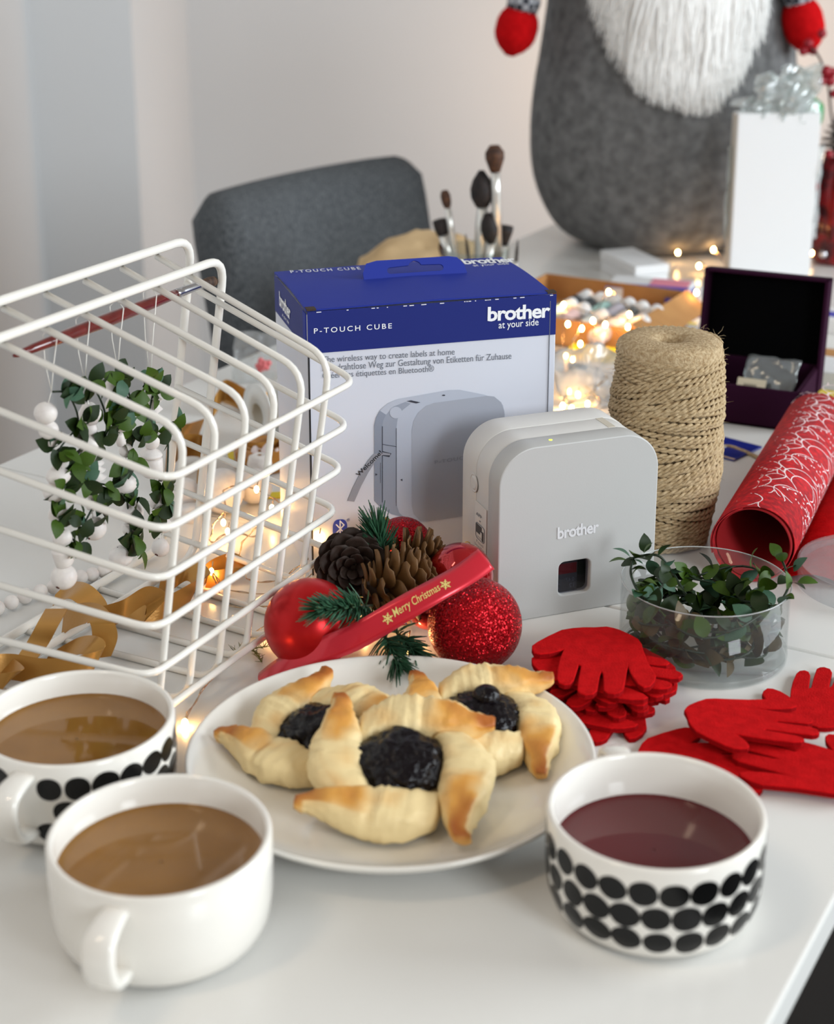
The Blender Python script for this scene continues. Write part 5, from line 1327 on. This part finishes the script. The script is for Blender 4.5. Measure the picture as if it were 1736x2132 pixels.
# gold ribbon behind the basket
go2 = thing('gold_ribbon', 'loose gold ribbon loops on the table behind the wire basket', 'ribbon', at(430, 880))
for pts, hw in (([(438, 858, .004), (452, 836, .012), (470, 812, .016), (520, 836, .010), (560, 838, .006)], [(.1, .2, 1)]*5),
                ([(462, 815, .008), (490, 826, .010), (530, 845, .008), (560, 846, .006)], [(.1, .2, 1)]*4),
                ([(350, 900, .010), (380, 896, .014), (420, 888, .008)], [(.3, .9, .4), (.3, .9, .3), (.2, .9, .5)]),
                ([(345, 960, .012), (380, 930, .014), (420, 930, .012), (428, 960, .012), (410, 1000, .008)], [(.1, .1, 1)]*5),
                ([(490, 938, .008), (530, 945, .012), (585, 938, .008)], [(.1, .1, 1)]*3)):
    ob('ribbon_loop', curl('c', '', pts, hw, .009), M_gold, go2, smooth='auto')
# clear bag with pink sugar flower
p = at(545, 800); bq = thing('clear_bag', 'clear plastic bag with a pink flower beside the product box', 'bag', p)
M = Matrix.Rotation(R(72), 4, 'X'); M.translation = p+Vector((0, .0, .001)); ob('film', solid(crumple(M, .05, .045, .005, 12), .0002), clear_plastic('thin_bag_film', (244, 246, 246), .3, .12, dull=.18), bq)
fq = at(547, 757, .02); gs = []
for k in range(9): a = k*2.4; r = .0018+.0006*k; gs.append(ball(fq+Vector((r*math.cos(a)*.9, -.004-.0006*(9-k)*.4, r*math.sin(a)*.8)), .0027, 10, 8))
for k, g in enumerate(gs): ob('petal', g, mat('pink_petal%d' % k, (226, 120, 124), .6), bq)
# grey film heap below the lights
p = at(1228, 850); M = Matrix.Rotation(R(25), 4, 'X'); M.translation = p; solo('crumpled_film', solid(crumple(M, .055, .075, .014, 22, 20, 20, 45), .0003), clear_plastic('grey_film', (230, 232, 234), .35, .14, dull=.3), 'crumpled clear plastic film between blue box and twine spool', 'plastic film')
# little green sprig beside the basket
p = at(525, 1375); sg = thing('green_sprig', 'tiny green sprig on the table under the basket edge', 'sprig', p)
M_sprig = mat('yellow_green_sprig', (104, 112, 50), .6)
for pts in ([(488, 1356), (515, 1350), (540, 1348), (556, 1346)], [(525, 1352), (536, 1364), (545, 1378)]):
    S = spline([at(x, y, .002) for x, y in pts], 4); ob('stalk', tube(S, .0004, 4), M_sprig, sg)
    V, F = [], []; q = random.Random(len(pts))
    for k in range(40):
        b = S[q.randrange(len(S))]; g = tube([b, b+Vector((q.uniform(-1, 1), q.uniform(-1, 1), q.uniform(0, 1)))*.004], [.0003, .0001], 3, caps=False); n = len(V); V += g[0]; F += [tuple(j+n for j in f) for f in g[1]]
    ob('fronds', (V, F), M_sprig, sg, kind='stuff')

# ---------------------------------------------------------------- fairy lights
M_led = mat('warm_led', (255, 196, 120), .3, emit=95); M_copper = mat('silver_copper_wire', (206, 180, 150), .25, metal=1)
def fairy(label, pts, bulbs):
    P = [at(*p) for p in pts]; t = thing('fairy_lights', label, 'fairy lights', Vector((P[0].x, P[0].y, 0)))
    S = spline(P, 10); ob('light_wire', tube(S, .00038, 4), M_copper, t)
    ob('light_wire', tube([p+Vector((.0009*math.sin(i*.9), .0009*math.cos(i*.9), .0004)) for i, p in enumerate(S)], .00034, 4), M_copper, t)
    for x, y, z in bulbs:
        ob('bulb', ball(at(x, y, z), .0017, 10, 6, 1.5), M_led, t)
        ob('wire_tail', tube([at(x, y, z), at(x, y, z)+Vector((.001, .002, .006))], .0004, 4), M_copper, t)
fairy('warm fairy lights glowing on the table between basket and box', [(600, 1060, .02), (566, 1036, .03), (535, 1020, .028), (500, 1012, .03), (466, 1022, .03), (470, 1060, .02), (446, 1090, .012), (440, 1130, .008), (480, 1108, .010), (530, 1118, .004), (540, 1095, .006), (505, 1130, .003), (500, 1170, .003), (515, 1205, .002), (560, 1212, .002), (600, 1196, .003), (650, 1160, .012), (664, 1180, .006), (620, 1215, .003), (560, 1236, .002), (470, 1226, .003), (442, 1186, .012), (456, 1232, .002), (478, 1262, .002), (560, 1262, .002), (660, 1235, .004), (720, 1240, .004), (800, 1268, .004), (850, 1300, .004), (700, 1300, .002), (560, 1300, .0015), (480, 1370, .0015), (420, 1440, .0015), (385, 1500, .003)],
      [(465, 1088, .012), (474, 1107, .010), (534, 1019, .028), (566, 1058, .012), (601, 1062, .014), (440, 1190, .011), (659, 1160, .012), (664, 1120, .03), (385, 1506, .003), (745, 1248, .010), (760, 1300, .006), (850, 1335, .006), (640, 1130, .004), (580, 1330, .002)])
fairy('warm fairy lights piled between blue box and twine spool', [(1175, 660, .03), (1210, 668, .035), (1205, 690, .03), (1190, 720, .022), (1205, 745, .018), (1180, 752, .02), (1200, 790, .01), (1230, 815, .012), (1205, 830, .006), (1180, 845, .004), (1225, 855, .005), (1250, 838, .01), (1235, 815, .014), (1265, 785, .016), (1240, 780, .015), (1265, 690, .03), (1235, 700, .034), (1250, 665, .034), (1310, 655, .034), (1270, 607, .03), (1235, 650, .034), (1180, 640, .03), (1172, 700, .022), (1180, 790, .012), (1176, 866, .003)],
      [(1182, 675, .03), (1211, 684, .032), (1208, 716, .026), (1192, 748, .02), (1178, 741, .02), (1234, 668, .034), (1260, 676, .034), (1310, 655, .034), (1267, 608, .03), (1307, 681, .03), (1203, 822, .008), (1223, 841, .006), (1178, 862, .004), (1190, 850, .004), (1200, 858, .003), (1173, 635, .03), (1185, 815, .006), (1171, 845, .004), (1450, 609, .03)])
fairy('warm fairy lights around the foot of the white pack', [(1490, 590, .002), (1460, 548, .012), (1430, 535, .016), (1406, 528, .014), (1404, 502, .02), (1440, 500, .022), (1480, 515, .016), (1530, 560, .008), (1640, 560, .006), (1700, 520, .012), (1688, 480, .02)],
      [(1411, 526, .014), (1485, 520, .016), (1455, 554, .010), (1692, 527, .012), (1636, 441, .05), (1590, 553, .018), (1580, 540, .02)])
